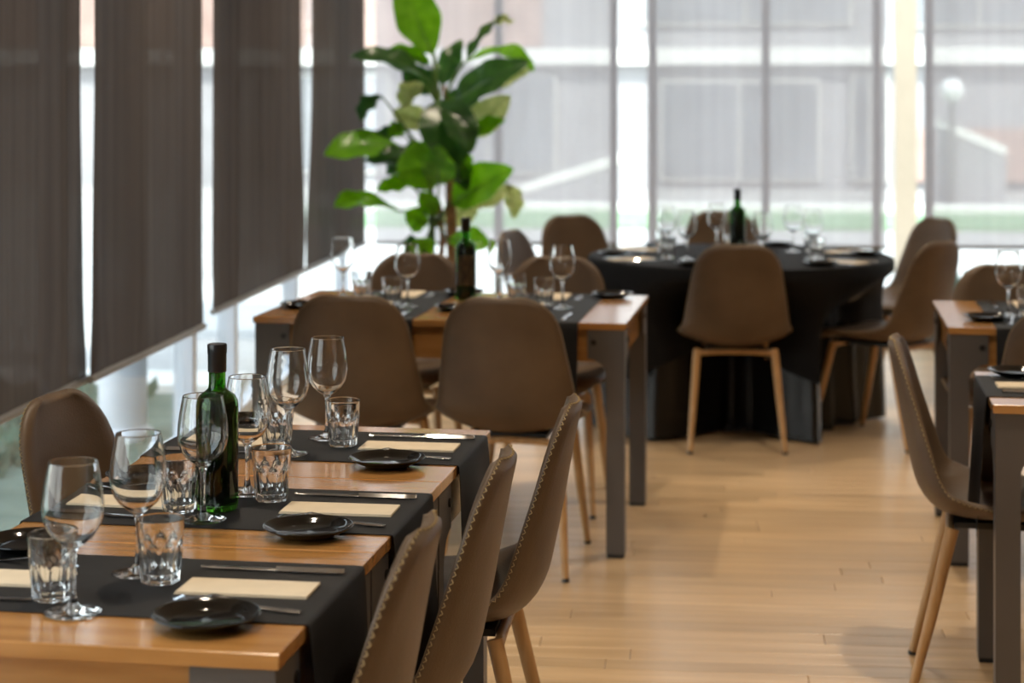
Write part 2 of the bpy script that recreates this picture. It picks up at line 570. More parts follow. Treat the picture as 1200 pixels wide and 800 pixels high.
def back_blind(x0, x1, zb, label):
    xc = (x0 + x1) / 2
    root = empty('screen_blind', (xc, 10.95, zb))
    tag(root, label, 'roller blind', 'sheer grey screens on the back windows')
    top = ZC - 0.12 - zb
    n = 60
    P = [[((x0 + (x1 - x0) * i / n) - xc, 0.002 * math.sin(i * 0.9) * (0.3 + 0.7 * (1 - j / 14)), top * j / 14) for j in range(15)] for i in range(n + 1)]
    MB().grid(P).build('fabric', M['screen'], root, smooth=180)
    MB().tube([(x0 - xc, 0, -0.008), (x1 - xc, 0, -0.008)], 0.011, 10).build('bottom_rail', M['frame_grey'], root, smooth=50)
    MB().tube([(x0 - xc, 0, top + 0.03), (x1 - xc, 0, top + 0.03)], 0.035, 14).build('roller_tube', M['frame_grey'], root, smooth=50)


back_blind(-1.905, -0.475, 0.605, 'sheer grey screen blind behind the big leafy plant')
back_blind(-0.305, 1.065, 0.60, 'sheer grey screen blind behind the round table, between bright strips')
back_blind(1.285, 2.75, 0.605, 'sheer grey screen blind on the right with a globe lamp outside')
back_blind(2.90, 4.4, 0.605, 'sheer grey screen blind beyond the right edge')
back_blind(4.5, 6.4, 0.605, 'sheer grey screen blind far right near the wall')

# ------------------------------------------------------------------ ceiling downlights
lamp_xy = [(x, y) for x in (-1.1, 0.75, 2.6, 4.6) for y in (-3.0, -0.6, 1.8, 4.2, 6.6, 9.0)]
ring_me = MB().lathe([(0.05, 0), (0.075, 0), (0.075, -0.012), (0.06, -0.016), (0.05, -0.004), (0.05, 0)], 24).mesh('trim_ring', M['lampring'], 40)
lens_me = MB().lathe([(0, -0.003), (0.05, -0.003), (0.05, 0), (0, 0)], 24).mesh('lens', M['lampglow'], 40)
for i, (x, y) in enumerate(lamp_xy):
    root = empty('downlight', (x, y, ZC))
    tag(root, 'small round recessed downlight in the white ceiling', 'downlight', 'recessed downlights in the ceiling')
    link('trim_ring', ring_me, root); link('lens', lens_me, root)
    ld = bpy.data.lights.new('downlight_lamp', 'AREA')
    ld.shape = 'DISK'; ld.size = 0.10; ld.energy = LAMP_W; ld.color = (1.0, 0.84, 0.64); ld.spread = math.radians(105)
    lo = bpy.data.objects.new('downlight_lamp', ld); C.objects.link(lo); lo.parent = root; lo.location = (0, 0, -0.02)

# ------------------------------------------------------------------ chairs
def shell_profile():
    pts = [(0.232, 0.428), (0.222, 0.441), (0.20, 0.450), (0.12, 0.449), (0.02, 0.440), (-0.08, 0.436), (-0.148, 0.441), (-0.195, 0.465), (-0.226, 0.51), (-0.244, 0.58), (-0.260, 0.66), (-0.273, 0.735), (-0.285, 0.80), (-0.298, 0.856)]
    # Catmull-Rom resample
    out = []
    P = [Vector(p) for p in pts]
    P = [P[0] * 2 - P[1]] + P + [P[-1] * 2 - P[-2]]
    for k in range(1, len(P) - 2):
        for s in range(8):
            t = s / 8
            a, b, c, d = P[k - 1], P[k], P[k + 1], P[k + 2]
            out.append(0.5 * ((2 * b) + (c - a) * t + (2 * a - 5 * b + 4 * c - d) * t * t + (3 * b - a - 3 * c + d) * t ** 3))
    out.append(P[-2])
    # arclength
    L = [0]
    for a, b in zip(out[:-1], out[1:]): L.append(L[-1] + (b - a).length)
    tot = L[-1]

    def at(u):
        s = u * tot
        for k in range(len(L) - 1):
            if L[k + 1] >= s:
                f = (s - L[k]) / max(1e-9, L[k + 1] - L[k])
                return out[k].lerp(out[k + 1], f)
        return out[-1]
    return at, tot


PROF, PTOT = shell_profile()


def lerp_tab(tab, u):
    for (a, va), (b, vb) in zip(tab[:-1], tab[1:]):
        if u <= b:
            return va + (vb - va) * (u - a) / (b - a)
    return tab[-1][1]


def half_width(u):
    base = lerp_tab([(0, 0.205), (0.15, 0.222), (0.35, 0.229), (0.48, 0.226), (0.56, 0.215), (0.68, 0.202), (0.85, 0.178), (1.0, 0.152)], u)
    s = u * PTOT
    r0, r1 = 0.10, 0.10
    k = base
    if s < r0:
        d = (r0 - s) / r0; k = base - r0 * (1 - math.sqrt(max(0, 1 - d * d))) * 0.95
    e = PTOT - s
    if e < r1:
        d = (r1 - e) / r1; k = base - r1 * (1 - math.sqrt(max(0, 1 - d * d))) * 0.95
    return k


def shell_points(nu=44, nv=15):
    us = []
    for i in range(nu + 1):
        t = i / nu
        us.append(0.5 - 0.5 * math.cos(PI * t) if False else t)
    # denser ends
    us = sorted(set([0, 0.004, 0.012, 0.025, 0.042, 0.065, 0.09] + [0.12 + 0.76 * i / (nu - 14) for i in range(nu - 13)] + [0.91, 0.935, 0.958, 0.975, 0.988, 0.996, 1.0]))
    mid = []
    nor = []
    for u in us:
        p = PROF(u)
        e = 0.004
        d = PROF(min(1, u + e)) - PROF(max(0, u - e)); d.normalize()
        n = Vector((-d.y, d.x)) * -1           # towards sitter (up / forward)
        w = half_width(u)
        curl = lerp_tab([(0, 0.004), (0.12, 0.02), (0.32, 0.042), (0.46, 0.062), (0.58, 0.058), (0.75, 0.042), (0.92, 0.022), (1.0, 0.012)], u)
        row = []; rn = []
        for j in range(nv):
            t = -1 + 2 * j / (nv - 1)
            t = math.sin(t * PI / 2) * 0.35 + t * 0.65
            c = curl * abs(t) ** 2.2
            row.append(Vector((w * t, p.x + n.x * c, p.y + n.y * c)))
            slope = curl * 2.2 * abs(t) ** 1.2 * (1 if t > 0 else -1) / max(w, 0.05)
            nn = Vector((-slope, n.x, n.y)).normalized()
            rn.append(nn)
        mid.append(row); nor.append(rn)
    return mid, nor


def make_chair():
    root = empty('shell_chair')
    mid, nor = shell_points()
    nu, nv = len(mid), len(mid[0])
    th = 0.0135
    mb = MB()
    F = [[mid[i][j] + nor[i][j] * th * (1.15 if 0 < j < nv - 1 and 0 < i < nu - 1 else 0.55) for j in range(nv)] for i in range(nu)]
    B = [[mid[i][j] - nor[i][j] * th * (0.9 if 0 < j < nv - 1 and 0 < i < nu - 1 else 0.55) for j in range(nv)] for i in range(nu)]
    V = []; Fc = []
    idx = {}
    for s, G in ((0, F), (1, B)):
        for i in range(nu):
            for j in range(nv):
                idx[(s, i, j)] = len(V); V.append(G[i][j])
    for s in (0, 1):
        for i in range(nu - 1):
            for j in range(nv - 1):
                q = (idx[(s, i, j)], idx[(s, i, j + 1)], idx[(s, i + 1, j + 1)], idx[(s, i + 1, j)])
                Fc.append(q if s == 0 else tuple(reversed(q)))
    loop = [(0, j) for j in range(nv)] + [(i, nv - 1) for i in range(1, nu)] + [(nu - 1, j) for j in range(nv - 2, -1, -1)] + [(i, 0) for i in range(nu - 2, 0, -1)]
    n = len(loop)
    # outward direction along the rim
    cen = Vector((0, 0, 0))
    rimc = [mid[i][j] for i, j in loop]
    outd = []
    for k in range(n):
        i, j = loop[k]
        tdir = (rimc[(k + 1) % n] - rimc[k - 1]).normalized()
        o = tdir.cross(nor[i][j]).normalized()
        inner = mid[min(max(i, 2), nu - 3)][min(max(j, 2), nv - 3)]
        if o.dot(rimc[k] - inner) < 0: o = -o
        outd.append(o)
    ring = []
    for k in range(n):
        ring.append(len(V)); V.append(rimc[k] + outd[k] * 0.009)
    for k in range(n):
        a = loop[k]; b = loop[(k + 1) % n]
        Fc.append((idx[(0, *a)], ring[k], ring[(k + 1) % n], idx[(0, *b)]))
        Fc.append((ring[k], idx[(1, *a)], idx[(1, *b)], ring[(k + 1) % n]))
    mb.add(V, Fc)
    shell = mb.build('seat_shell', M['leather'], root, smooth=180)
    shell['label'] = 'brown leather shell'
    # zigzag stitching around the rim
    z = MB()
    per = [0]
    cl = rimc + [rimc[0]]
    for a, b in zip(cl[:-1], cl[1:]): per.append(per[-1] + (b - a).length)
    total = per[-1]
    steps = int(total / 0.0065) // 2 * 2
    k = 0
    pts = []
    for s in range(steps):
        d = total * s / steps
        while per[k + 1] < d: k += 1
        f = (d - per[k]) / max(1e-9, per[k + 1] - per[k])
        a, b = k % n, (k + 1) % n
        p = rimc[a].lerp(rimc[b], f)
        o = outd[a].lerp(outd[b], f).normalized()
        nn = nor[loop[a][0]][loop[a][1]].lerp(nor[loop[b][0]][loop[b][1]], f)
        sgn = 1 if s % 2 else -1
        pts.append(p + o * 0.0070 + nn * (-0.0025 + sgn * 0.0036))
    pts.append(pts[0])
    for a, b in zip(pts[:-1], pts[1:]):
        z.tube([a, b], 0.0010, 3, cap=False)
    st = z.build('stitching', M['stitch'], shell, smooth=180, fixn=False)
    st['label'] = 'ochre zigzag stitching along the rim'
    # under-seat plate
    MB().box(-0.12, 0.12, -0.145, 0.145, 0.412, 0.426).build('seat_plate', M['black_plastic'], root)
    # wooden cross frame
    fr = MB()
    for yy in (-0.155, 0.155):
        fr.tube([(-0.165, yy, 0.402), (-0.08, yy, 0.408), (0, yy, 0.410), (0.08, yy, 0.408), (0.165, yy, 0.402)], 0.0115, 8)
    fr.tube([(0, -0.155, 0.405), (0, 0.155, 0.405)], 0.010, 8)
    fr.build('leg_frame', M['chairwood'], root, smooth=60)
    for sx in (-1, 1):
        for sy in (-1, 1):
            lg = MB().tube([(sx * 0.158, sy * 0.148, 0.418), (sx * 0.163, sy * 0.158, 0.38), (sx * 0.178, sy * 0.20, 0.20), (sx * 0.195, sy * 0.25, 0.006)], [0.0165, 0.0165, 0.0145, 0.0105], 12).build('leg', M['chairwood'], root, smooth=60)
            MB().tube([(sx * 0.1945, sy * 0.249, 0.010), (sx * 0.1955, sy * 0.2515, 0.0)], 0.0112, 12).build('foot_cap', M['black_plastic'], lg, smooth=60)
    freeze(root)
    return root


chair0 = make_chair()
chair_used = False


def place_chair(x, y, rz, label, group, frame='room'):
    """(x, y): where the backrest top is; rz: turn so that the chair faces +Y at 0"""
    global chair_used
    o = chair0 if not chair_used else copy_tree(chair0)
    chair_used = True
    if frame == 'table':
        x, y, _ = tw(x, y); rz += TH
    # from backrest top (0,-0.298) to the origin
    ox = x - (0.298 * math.sin(rz)); oy = y + 0.298 * math.cos(rz)
    o.location = (ox, oy, 0); o.rotation_euler = (0, 0, rz)
    tag(o, label, 'chair', group)
    return o


G1 = 'brown chairs at the long foreground table'
place_chair(-0.545, 2.68, math.radians(92), 'brown leather shell chair nearest the camera, cut off by bottom edge', G1, 'table')
place_chair(-0.515, 3.21, math.radians(92), 'brown leather shell chair in the middle of the foreground row of three', G1, 'table')
place_chair(-0.470, 3.79, math.radians(93), 'brown leather shell chair farthest in the foreground row of three', G1, 'table')
place_chair(-1.556, 3.68, math.radians(-97), 'brown leather shell chair by the dark blinds at the left edge', G1, 'table')
G2 = 'brown chairs at the middle table'
place_chair(-1.402, 5.60, math.radians(2), 'brown shell chair with its back to us, left one at the middle table', G2, 'table')
place_chair(-0.931, 5.61, math.radians(-1), 'brown shell chair with its back to us, right one at the middle table', G2, 'table')
place_chair(-1.50, 7.12, PI, 'brown shell chair facing us behind the middle table, left of its bottle', G2, 'table')
place_chair(-0.945, 7.06, PI, 'brown shell chair facing us behind the middle table, right of its bottle', G2, 'table')
G3 = 'brown chairs around the round table'
place_chair(0.157, 7.715, math.radians(3), 'brown shell chair with its back to us in front of the round table', G3)
place_chair(1.015, 7.98, math.radians(50), 'brown shell chair seen side-on at the right of the round table', G3)
place_chair(0.112, 9.90, PI, 'brown shell chair behind the round table, its top beside the bottle', G3)
place_chair(1.185, 9.47, math.radians(122), 'brown shell chair behind the side-on one, right of the round table', G3)
place_chair(-0.66, 9.50, math.radians(-148), 'brown shell chair left of the round table, standing against the back window', G3)
place_chair(-0.86, 8.42, math.radians(-108), 'brown shell chair half hidden between the plant and the round table', G3)
G4 = 'brown chairs at the right-hand tables'
place_chair(0.69, 6.98, PI, 'brown shell chair facing us behind the farther right-hand table', G4, 'table')
place_chair(0.74, 5.56, math.radians(-4), 'brown shell chair with its back to us cut off by the right edge', G4, 'table')
place_chair(0.205, 4.885, math.radians(-94), 'brown stitched shell chair facing the nearer right-hand table', G4, 'table')

# ------------------------------------------------------------------ tables
def make_table(name, w, d, wood, loc, rz, label, h=0.75, lw=0.058):
    root = empty(name, loc, rz)
    tag(root, label, 'table', 'wood topped steel tables')
    hw, hd = w / 2 - 0.0012, d / 2 - 0.0012
    top = MB().box(-hw, hw, -hd, hd, h - 0.021, h, 0.0015).build('table_top', wood, root)
    ap = 0.105
    i_ = 0.022
    for s in (-1, 1):
        MB().box(-hw + 0.06, hw - 0.06, *sorted((s * (hd - i_), s * (hd - i_ - 0.02))), h - 0.021 - ap, h - 0.0215).build('apron', M['tablewood'], root)
        MB().box(*sorted((s * (hw - i_), s * (hw - i_ - 0.02))), -hd + 0.06, hd - 0.06, h - 0.021 - ap, h - 0.0215).build('apron', M['tablewood_y'], root)
    for sx in (-1, 1):
        for sy in (-1, 1):
            mb = MB()
            cx, cy = sx * (hw - 0.006), sy * (hd - 0.006)   # outer corner
            x0, x1 = sorted((cx, cx - sx * lw)); y0, y1 = sorted((cy, cy - sy * lw))
            mb.box(x0, x1, y0, y1, 0.012, h - 0.022)
            # bracket plates with a rounded throat, one on each face
            R_ = 0.055
            zt, zb = h - 0.0225, h - 0.115
            poly = [(0, zt), (0.118, zt), (0.118, zb)]
            for k in range(1, 9):
                a = PI / 2 * k / 8
                poly.append((0.118 - (0.118 - lw) * math.sin(a), zb - R_ * (1 - math.cos(a))))
            poly.append((0, zb - R_))
            t0, t1 = 0.0, 0.005
            mb.prism([(cx - sx * a, z) for a, z in poly], cy + sy * 0.0006, cy - sy * t1, 'xzy')
            mb.prism([(cy - sy * a, z) for a, z in poly], cx + sx * 0.0006, cx - sx * t1, 'yzx')
            lg = mb.build('leg', M['steel'], root)
            MB().box(x0 + 0.002, x1 - 0.002, y0 + 0.002, y1 - 0.002, 0.0, 0.014).build('foot_cap', M['black_plastic'], lg)
            bz = h - 0.062
            b = MB()
            c_ = Vector((cx - sx * 0.098, cy, bz))
            b.tube([c_ + Vector((0, -sy * 0.002, 0)), c_ + Vector((0, sy * 0.005, 0))], 0.0095, 12)
            b.build('bolt', M['bolt'], lg, smooth=50)
            b = MB()
            c_ = Vector((cx, cy - sy * 0.098, bz))
            b.tube([c_ + Vector((-sx * 0.002, 0, 0)), c_ + Vector((sx * 0.005, 0, 0))], 0.0095, 12)
            b.build('bolt', M['bolt'], lg, smooth=50)
    return root


T1X0, T1X1 = -1.339, -0.690
T1Y = [2.388, 2.940, 3.493, 4.045]
t1_names = ['near', 'middle', 'far']
t1_label = ['wood topped table, nearest of the three joined in the foreground', 'wood topped table, middle one of the three joined in the foreground', 'wood topped table, farthest of the three joined in the foreground']
for k in range(3):
    a, b = T1Y[k], T1Y[k + 1]
    make_table('dining_table', T1X1 - T1X0, b - a, M['tablewood'], tw((T1X0 + T1X1) / 2, (a + b) / 2), TH, t1_label[k], lw=0.046)
T2X = (-1.813, -0.580); T2Yr = (5.962, 6.80)
make_table('dining_table', T2X[1] - T2X[0], T2Yr[1] - T2Yr[0], M['tablewood'], tw(sum(T2X) / 2, sum(T2Yr) / 2), TH, 'wood topped table in the middle of the room with four brown chairs')
T3X = (0.425, 1.66); T3Y = (6.03, 6.80)
make_table('dining_table', T3X[1] - T3X[0], T3Y[1] - T3Y[0], M['tablewood'], tw(sum(T3X) / 2, sum(T3Y) / 2), TH, 'wood topped table farther back at the right edge')
T4X = (0.425, 1.08); T4Y = (4.560, 5.095)
make_table('dining_table', T4X[1] - T4X[0], T4Y[1] - T4Y[0], M['tablewood'], tw(sum(T4X) / 2, sum(T4Y) / 2), TH, 'wood topped table nearest at the right edge')


# ------------------------------------------------------------------ runners
def make_runner(name, length, width, hang0, hang1, loc, rz, label, flare=0.012, seed=0):
    """strip along local X lying on a top at local z=0, hanging over both ends"""
    rnd = random.Random(seed)
    hl = length / 2
    path = []
    for k in range(9): path.append((-hl - 0.006 - flare * (1 - k / 8), -hang0 * (1 - k / 8)))
    path[-1] = (-hl - 0.005, -0.004)
    path.append((-hl - 0.002, 0.0012)); 
    for k in range(13): path.append((-hl + 0.006 + (2 * hl - 0.012) * k / 12, 0.0018))
    path.append((hl + 0.002, 0.0012)); path.append((hl + 0.005, -0.004))
    for k in range(1, 9): path.append((hl + 0.006 + flare * k / 8, -hang1 * k / 8))
    m = 12
    top = []; bot = []
    for x, z in path:
        rt = []; rb = []
        for j in range(m + 1):
            t = -1 + 2 * j / m
            wob = 0.0
            if z < -0.02: wob = 0.006 * math.sin(t * 4 + rnd.random() * 0.2 + seed) * min(1, -z / 0.15) * (1 if x > 0 else -1)
            p = Vector((x + wob + (abs(z) * 0.03 * (1 if x > 0 else -1) if z < -0.01 else 0), t * width / 2, z))
            rt.append(p)
            rb.append(p + Vector((0, 0, -0.0012)) if z > -0.003 else p + Vector((-0.0012 if x > 0 else 0.0012, 0, 0)))
        top.append(rt); bot.append(rb)
    mb = MB()
    n = len(path)
    V = [p for r in top for p in r] + [p for r in bot for p in r]
    F = []
    W = m + 1
    for i in range(n - 1):
        for j in range(m):
            F.append((i * W + j, i * W + j + 1, (i + 1) * W + j + 1, (i + 1) * W + j))
            o_ = n * W
            F.append((o_ + i * W + j, o_ + (i + 1) * W + j, o_ + (i + 1) * W + j + 1, o_ + i * W + j + 1))
    for i in range(n - 1):
        for j in (0, m):
            F.append((i * W + j, (i + 1) * W + j, n * W + (i + 1) * W + j, n * W + i * W + j))
    for i in (0, n - 1):
        for j in range(m):
            F.append((i * W + j, i * W + j + 1, n * W + i * W + j + 1, n * W + i * W + j))
    mb.add(V, F)
    o = mb.build(name, M['runner'], smooth=60)
    o.location = loc; o.rotation_euler = (0, 0, rz)
    tag(o, label, 'table runner', 'charcoal runners laid across the tables')
    return o


T1R = [2.685, 3.218, 3.808]         # runner centre lines
t1c = (T1X0 + T1X1) / 2
for k in range(3):
    make_runner('table_runner', T1X1 - T1X0, 0.326, 0.22, 0.30, tw(t1c, T1R[k], 0.7505), TH, 'charcoal runner across the %s one of the three joined foreground tables' % ['nearest', 'middle', 'farthest'][k], seed=k)
T2R = [-1.437, -0.897]
t2c = sum(T2Yr) / 2
make_runner('table_runner', T2Yr[1] - T2Yr[0], 0.325, 0.24, 0.22, tw(T2R[0], t2c, 0.7505), TH + PI / 2, 'charcoal runner on the left half of the middle table', seed=4)
make_runner('table_runner', T2Yr[1] - T2Yr[0], 0.325, 0.24, 0.22, tw(T2R[1], t2c, 0.7505), TH + PI / 2, 'charcoal runner on the right half of the middle table', seed=5)
T3R = 0.735
make_runner('table_runner', T3Y[1] - T3Y[0], 0.325, 0.26, 0.22, tw(T3R, sum(T3Y) / 2, 0.7505), TH + PI / 2, 'charcoal runner on the farther right-hand table', seed=6)
T4R = 4.84
make_runner('table_runner', T4X[1] - T4X[0], 0.335, 0.34, 0.26, tw(sum(T4X) / 2, T4R, 0.7505), TH, 'charcoal runner hanging over the nearer right-hand table', seed=7)
ZT = 0.7524                          # top of a runner

# ------------------------------------------------------------------ tableware prototypes (meshes shared)
wg_prof = [(0, 0), (0.0395, 0), (0.041, 0.0012), (0.0395, 0.0026), (0.025, 0.005), (0.012, 0.0085), (0.0065, 0.015), (0.0046, 0.03), (0.0042, 0.06), (0.0048, 0.086), (0.0085, 0.098), (0.018, 0.1045), (0.029, 0.1145), (0.0372, 0.127), (0.0422, 0.142), (0.0437, 0.156), (0.0428, 0.175), (0.0400, 0.197), (0.0368, 0.215), (0.0348, 0.2262), (0.0346, 0.2272), (0.0342, 0.2281), (0.0338, 0.2281), (0.0335, 0.2272), (0.0337, 0.2262), (0.0357, 0.215), (0.0389, 0.197), (0.0417, 0.175), (0.0426, 0.156), (0.0411, 0.1425), (0.0361, 0.1278), (0.028, 0.1158), (0.017, 0.1066), (0.008, 0.1030), (0, 0.1018)]
wg_prof = [(r, z * 0.94) for r, z in wg_prof]
wine_me = MB().lathe(wg_prof, 40).mesh('wine_glass', M['glass'], 180)


def tum_fn(r, z, a):
    if r > 0.020 and z < 0.064:
        n = 9
        k = (a / (2 * PI) * n) % 1.0 - 0.5
        # flat facets under an arched shoulder
        lim = 0.064 - 0.012 * (2 * abs(k)) ** 2
        s = max(0.0, min(1.0, (lim - z) / 0.004))
        fac = 1.012 - 0.085 * (1 - (2 * abs(k)) ** 2.4)
        return r * (1 + (fac - 1) * s)
    return r


tum_out = [(0, 0), (0.026, 0), (0.0285, 0.0015), (0.0292, 0.006), (0.0300, 0.015), (0.0313, 0.03), (0.0326, 0.045), (0.0335, 0.054), (0.0339, 0.058), (0.0343, 0.062), (0.0346, 0.066), (0.0352, 0.075), (0.0360, 0.088), (0.0364, 0.0945), (0.0364, 0.0956), (0.0361, 0.0963), (0.0356, 0.0963), (0.0352, 0.0956), (0.0351, 0.0945)]
tum_in = [(0.0344, 0.088), (0.0332, 0.070), (0.0300, 0.045), (0.0270, 0.024), (0.0250, 0.0165), (0.019, 0.0138), (0, 0.013)]


def tumbler_mesh():
    mb = MB()
    seg = 90
    prof = tum_out + tum_in
    no = len(tum_out)
    V = []; F = []; rings = []
    for q, (r, z) in enumerate(prof):
        if r < 1e-6:
            rings.append([len(V)]); V.append((0, 0, z)); continue
        ids = []
        for i in range(seg):
            a = 2 * PI * i / seg
            rr = tum_fn(r, z, a) if q < no else r
            ids.append(len(V)); V.append((rr * math.cos(a), rr * math.sin(a), z))
        rings.append(ids)
    for A, B in zip(rings[:-1], rings[1:]):
        for i in range(seg):
            j = (i + 1) % seg
            if len(A) == 1: F.append((A[0], B[j], B[i]))
            elif len(B) == 1: F.append((A[i], A[j], B[0]))
            else: F.append((A[i], A[j], B[j], B[i]))
    mb.add(V, F)
    return mb.mesh('tumbler', M['glass'], 35)


tumbler_me = tumbler_mesh()
plate_me = MB().lathe([(0, 0.0), (0.044, 0.0), (0.046, 0.002), (0.056, 0.0055), (0.068, 0.0115), (0.0745, 0.0150), (0.0760, 0.0164), (0.0752, 0.0175), (0.072, 0.0168), (0.061, 0.0110), (0.054, 0.0072), (0.048, 0.0055), (0, 0.0045)], 72).mesh('side_plate', M['plate'], 60)
nap = MB()
nap.box(-0.1, 0.1, -0.041, 0.041, 0, 0.0022, 0.0008)
nap.box(-0.0985, 0.1005, -0.0405, 0.040, 0.0024, 0.0046, 0.001)
nap_me = nap.mesh('napkin', M['napkin'])


def flat_shape(outline, zf, th):
    """outline: list of (x, halfwidth_left, halfwidth_right); zf(x) rise"""
    V = []; F = []
    n = len(outline)
    for x, a, b in outline:
        z = zf(x)
        V += [(x, a, z), (x, (a + b) / 2, z + th), (x, b, z), (x, (a + b) / 2, z - th * 0.4)]
    for i in range(n - 1):
        for k in range(4):
            l = (k + 1) % 4
            F.append((i * 4 + k, i * 4 + l, (i + 1) * 4 + l, (i + 1) * 4 + k))
    F.append((3, 2, 1, 0)); F.append(tuple((n - 1) * 4 + k for k in range(4)))
    return V, F


def knife_meshes():
    h = MB().add(*flat_shape([(-0.112, -0.003, 0.003), (-0.110, -0.007, 0.007), (-0.09, -0.0092, 0.0092), (-0.05, -0.008, 0.008), (-0.012, -0.0068, 0.0068), (-0.004, -0.005, 0.005)], lambda x: 0.003, 0.0055)).mesh('handle', M['cutlery'], 60)
    b = MB().add(*flat_shape([(-0.006, -0.0045, 0.0045), (0.004, -0.006, 0.0055), (0.02, -0.010, 0.006), (0.06, -0.011, 0.006), (0.09, -0.009, 0.0058), (0.108, -0.004, 0.004), (0.116, 0.001, 0.003)], lambda x: 0.003, 0.0026)).mesh('blade', M['cutlery'], 60)
    return h, b


def fork_meshes():
    zf = lambda x: 0.0030 + 0.010 * math.exp(-((x - 0.035) / 0.03) ** 2)
    h = MB().add(*flat_shape([(-0.100, -0.004, 0.004), (-0.097, -0.0075, 0.0075), (-0.07, -0.0085, 0.0085), (-0.03, -0.005, 0.005), (0.02, -0.0032, 0.0032), (0.04, -0.005, 0.005), (0.048, -0.010, 0.010), (0.062, -0.0125, 0.0125), (0.066, -0.0125, 0.0125)], zf, 0.002)).mesh('handle', M['cutlery'], 60)
    t = MB()
    for q in range(4):
        c = -0.0102 + q * 0.0068
        t.add(*flat_shape([(0.063, c - 0.0023, c + 0.0023), (0.085, c - 0.0020, c + 0.0020), (0.098, c - 0.0015, c + 0.0015), (0.103, c - 0.0006, c + 0.0006)], zf, 0.0012))
    tm = t.mesh('tines', M['cutlery'], 60)
    return h, tm


knife_h, knife_b = knife_meshes()
fork_h, fork_t = fork_meshes()


def single(name, me, loc, rz, label, cat, group):
    o = link(name, me); o.location = loc; o.rotation_euler = (0, 0, rz)
    return tag(o, label, cat, group)


def knife(loc, rz, label):
    r = empty('table_knife', loc, rz); link('handle', knife_h, r); link('blade', knife_b, r)
    tag(r, label, 'knife', 'steel table knives')


def fork(loc, rz, label, tilt=0.0):
    r = empty('table_fork', loc, rz); link('handle', fork_h, r); link('tines', fork_t, r)
    r.rotation_euler = (0, tilt, rz)
    tag(r, label, 'fork', 'steel table forks')


def bottle(loc, label, rz=0.0, label_patch=False, parent=None):
    root = empty('wine_bottle', loc, rz)
    root.scale = (1, 1, 0.97)
    tag(root, label, 'bottle', 'green wine bottles on the tables')
    out = [(0, 0.006), (0.018, 0.002), (0.033, 0.0), (0.0368, 0.003), (0.0375, 0.010), (0.0375, 0.185), (0.0365, 0.197), (0.032, 0.207), (0.022, 0.2145), (0.0160, 0.220), (0.0148, 0.228), (0.0145, 0.285), (0.0160, 0.287), (0.0160, 0.297), (0.0142, 0.2995)]
    inn = [(0.0098, 0.2985), (0.0100, 0.26), (0.0112, 0.228), (0.0128, 0.2215), (0.019, 0.2165), (0.029, 0.206), (0.0335, 0.196), (0.0347, 0.185), (0.0347, 0.016), (0.030, 0.011), (0.012, 0.016), (0, 0.018)]
    MB().lathe(out + inn, 40).build('glass_body', M['greenglass'], root, smooth=50)
    liq = [(0, 0.0185), (0.012, 0.0165), (0.0298, 0.0115), (0.0343, 0.017), (0.0343, 0.185), (0.0331, 0.1958), (0.030, 0.2025), (0, 0.2025)]
    MB().lathe(liq, 32).build('wine', M['wine'], root, smooth=50)
    MB().lathe([(0.0151, 0.2505), (0.0156, 0.2500), (0.0164, 0.2510), (0.0166, 0.2835), (0.0172, 0.2845), (0.0174, 0.2985), (0.0165, 0.3008), (0, 0.3010)], 32).build('capsule', M['cap'], root, smooth=40)
    if label_patch:
        P = []
        for i in range(17):
            a = math.radians(-90 - 52 + 104 * i / 16)
            P.append([(0.0378 * math.cos(a), 0.0378 * math.sin(a), z) for z in (0.055, 0.09, 0.13, 0.165)])
        MB().grid(P).build('label', M['label'], root, smooth=180)
    return root


M['label'] = pmat('dark_bottle_label', (0.022, 0.016, 0.010), 0.6, col2=(0.10, 0.07, 0.03), scale=55, stretch=(1, 1, 0.5))

GW, GT, GP, GN = 'wine glasses on the tables', 'faceted tumblers on the tables', 'dark side plates on the tables', 'cream napkins on the tables'

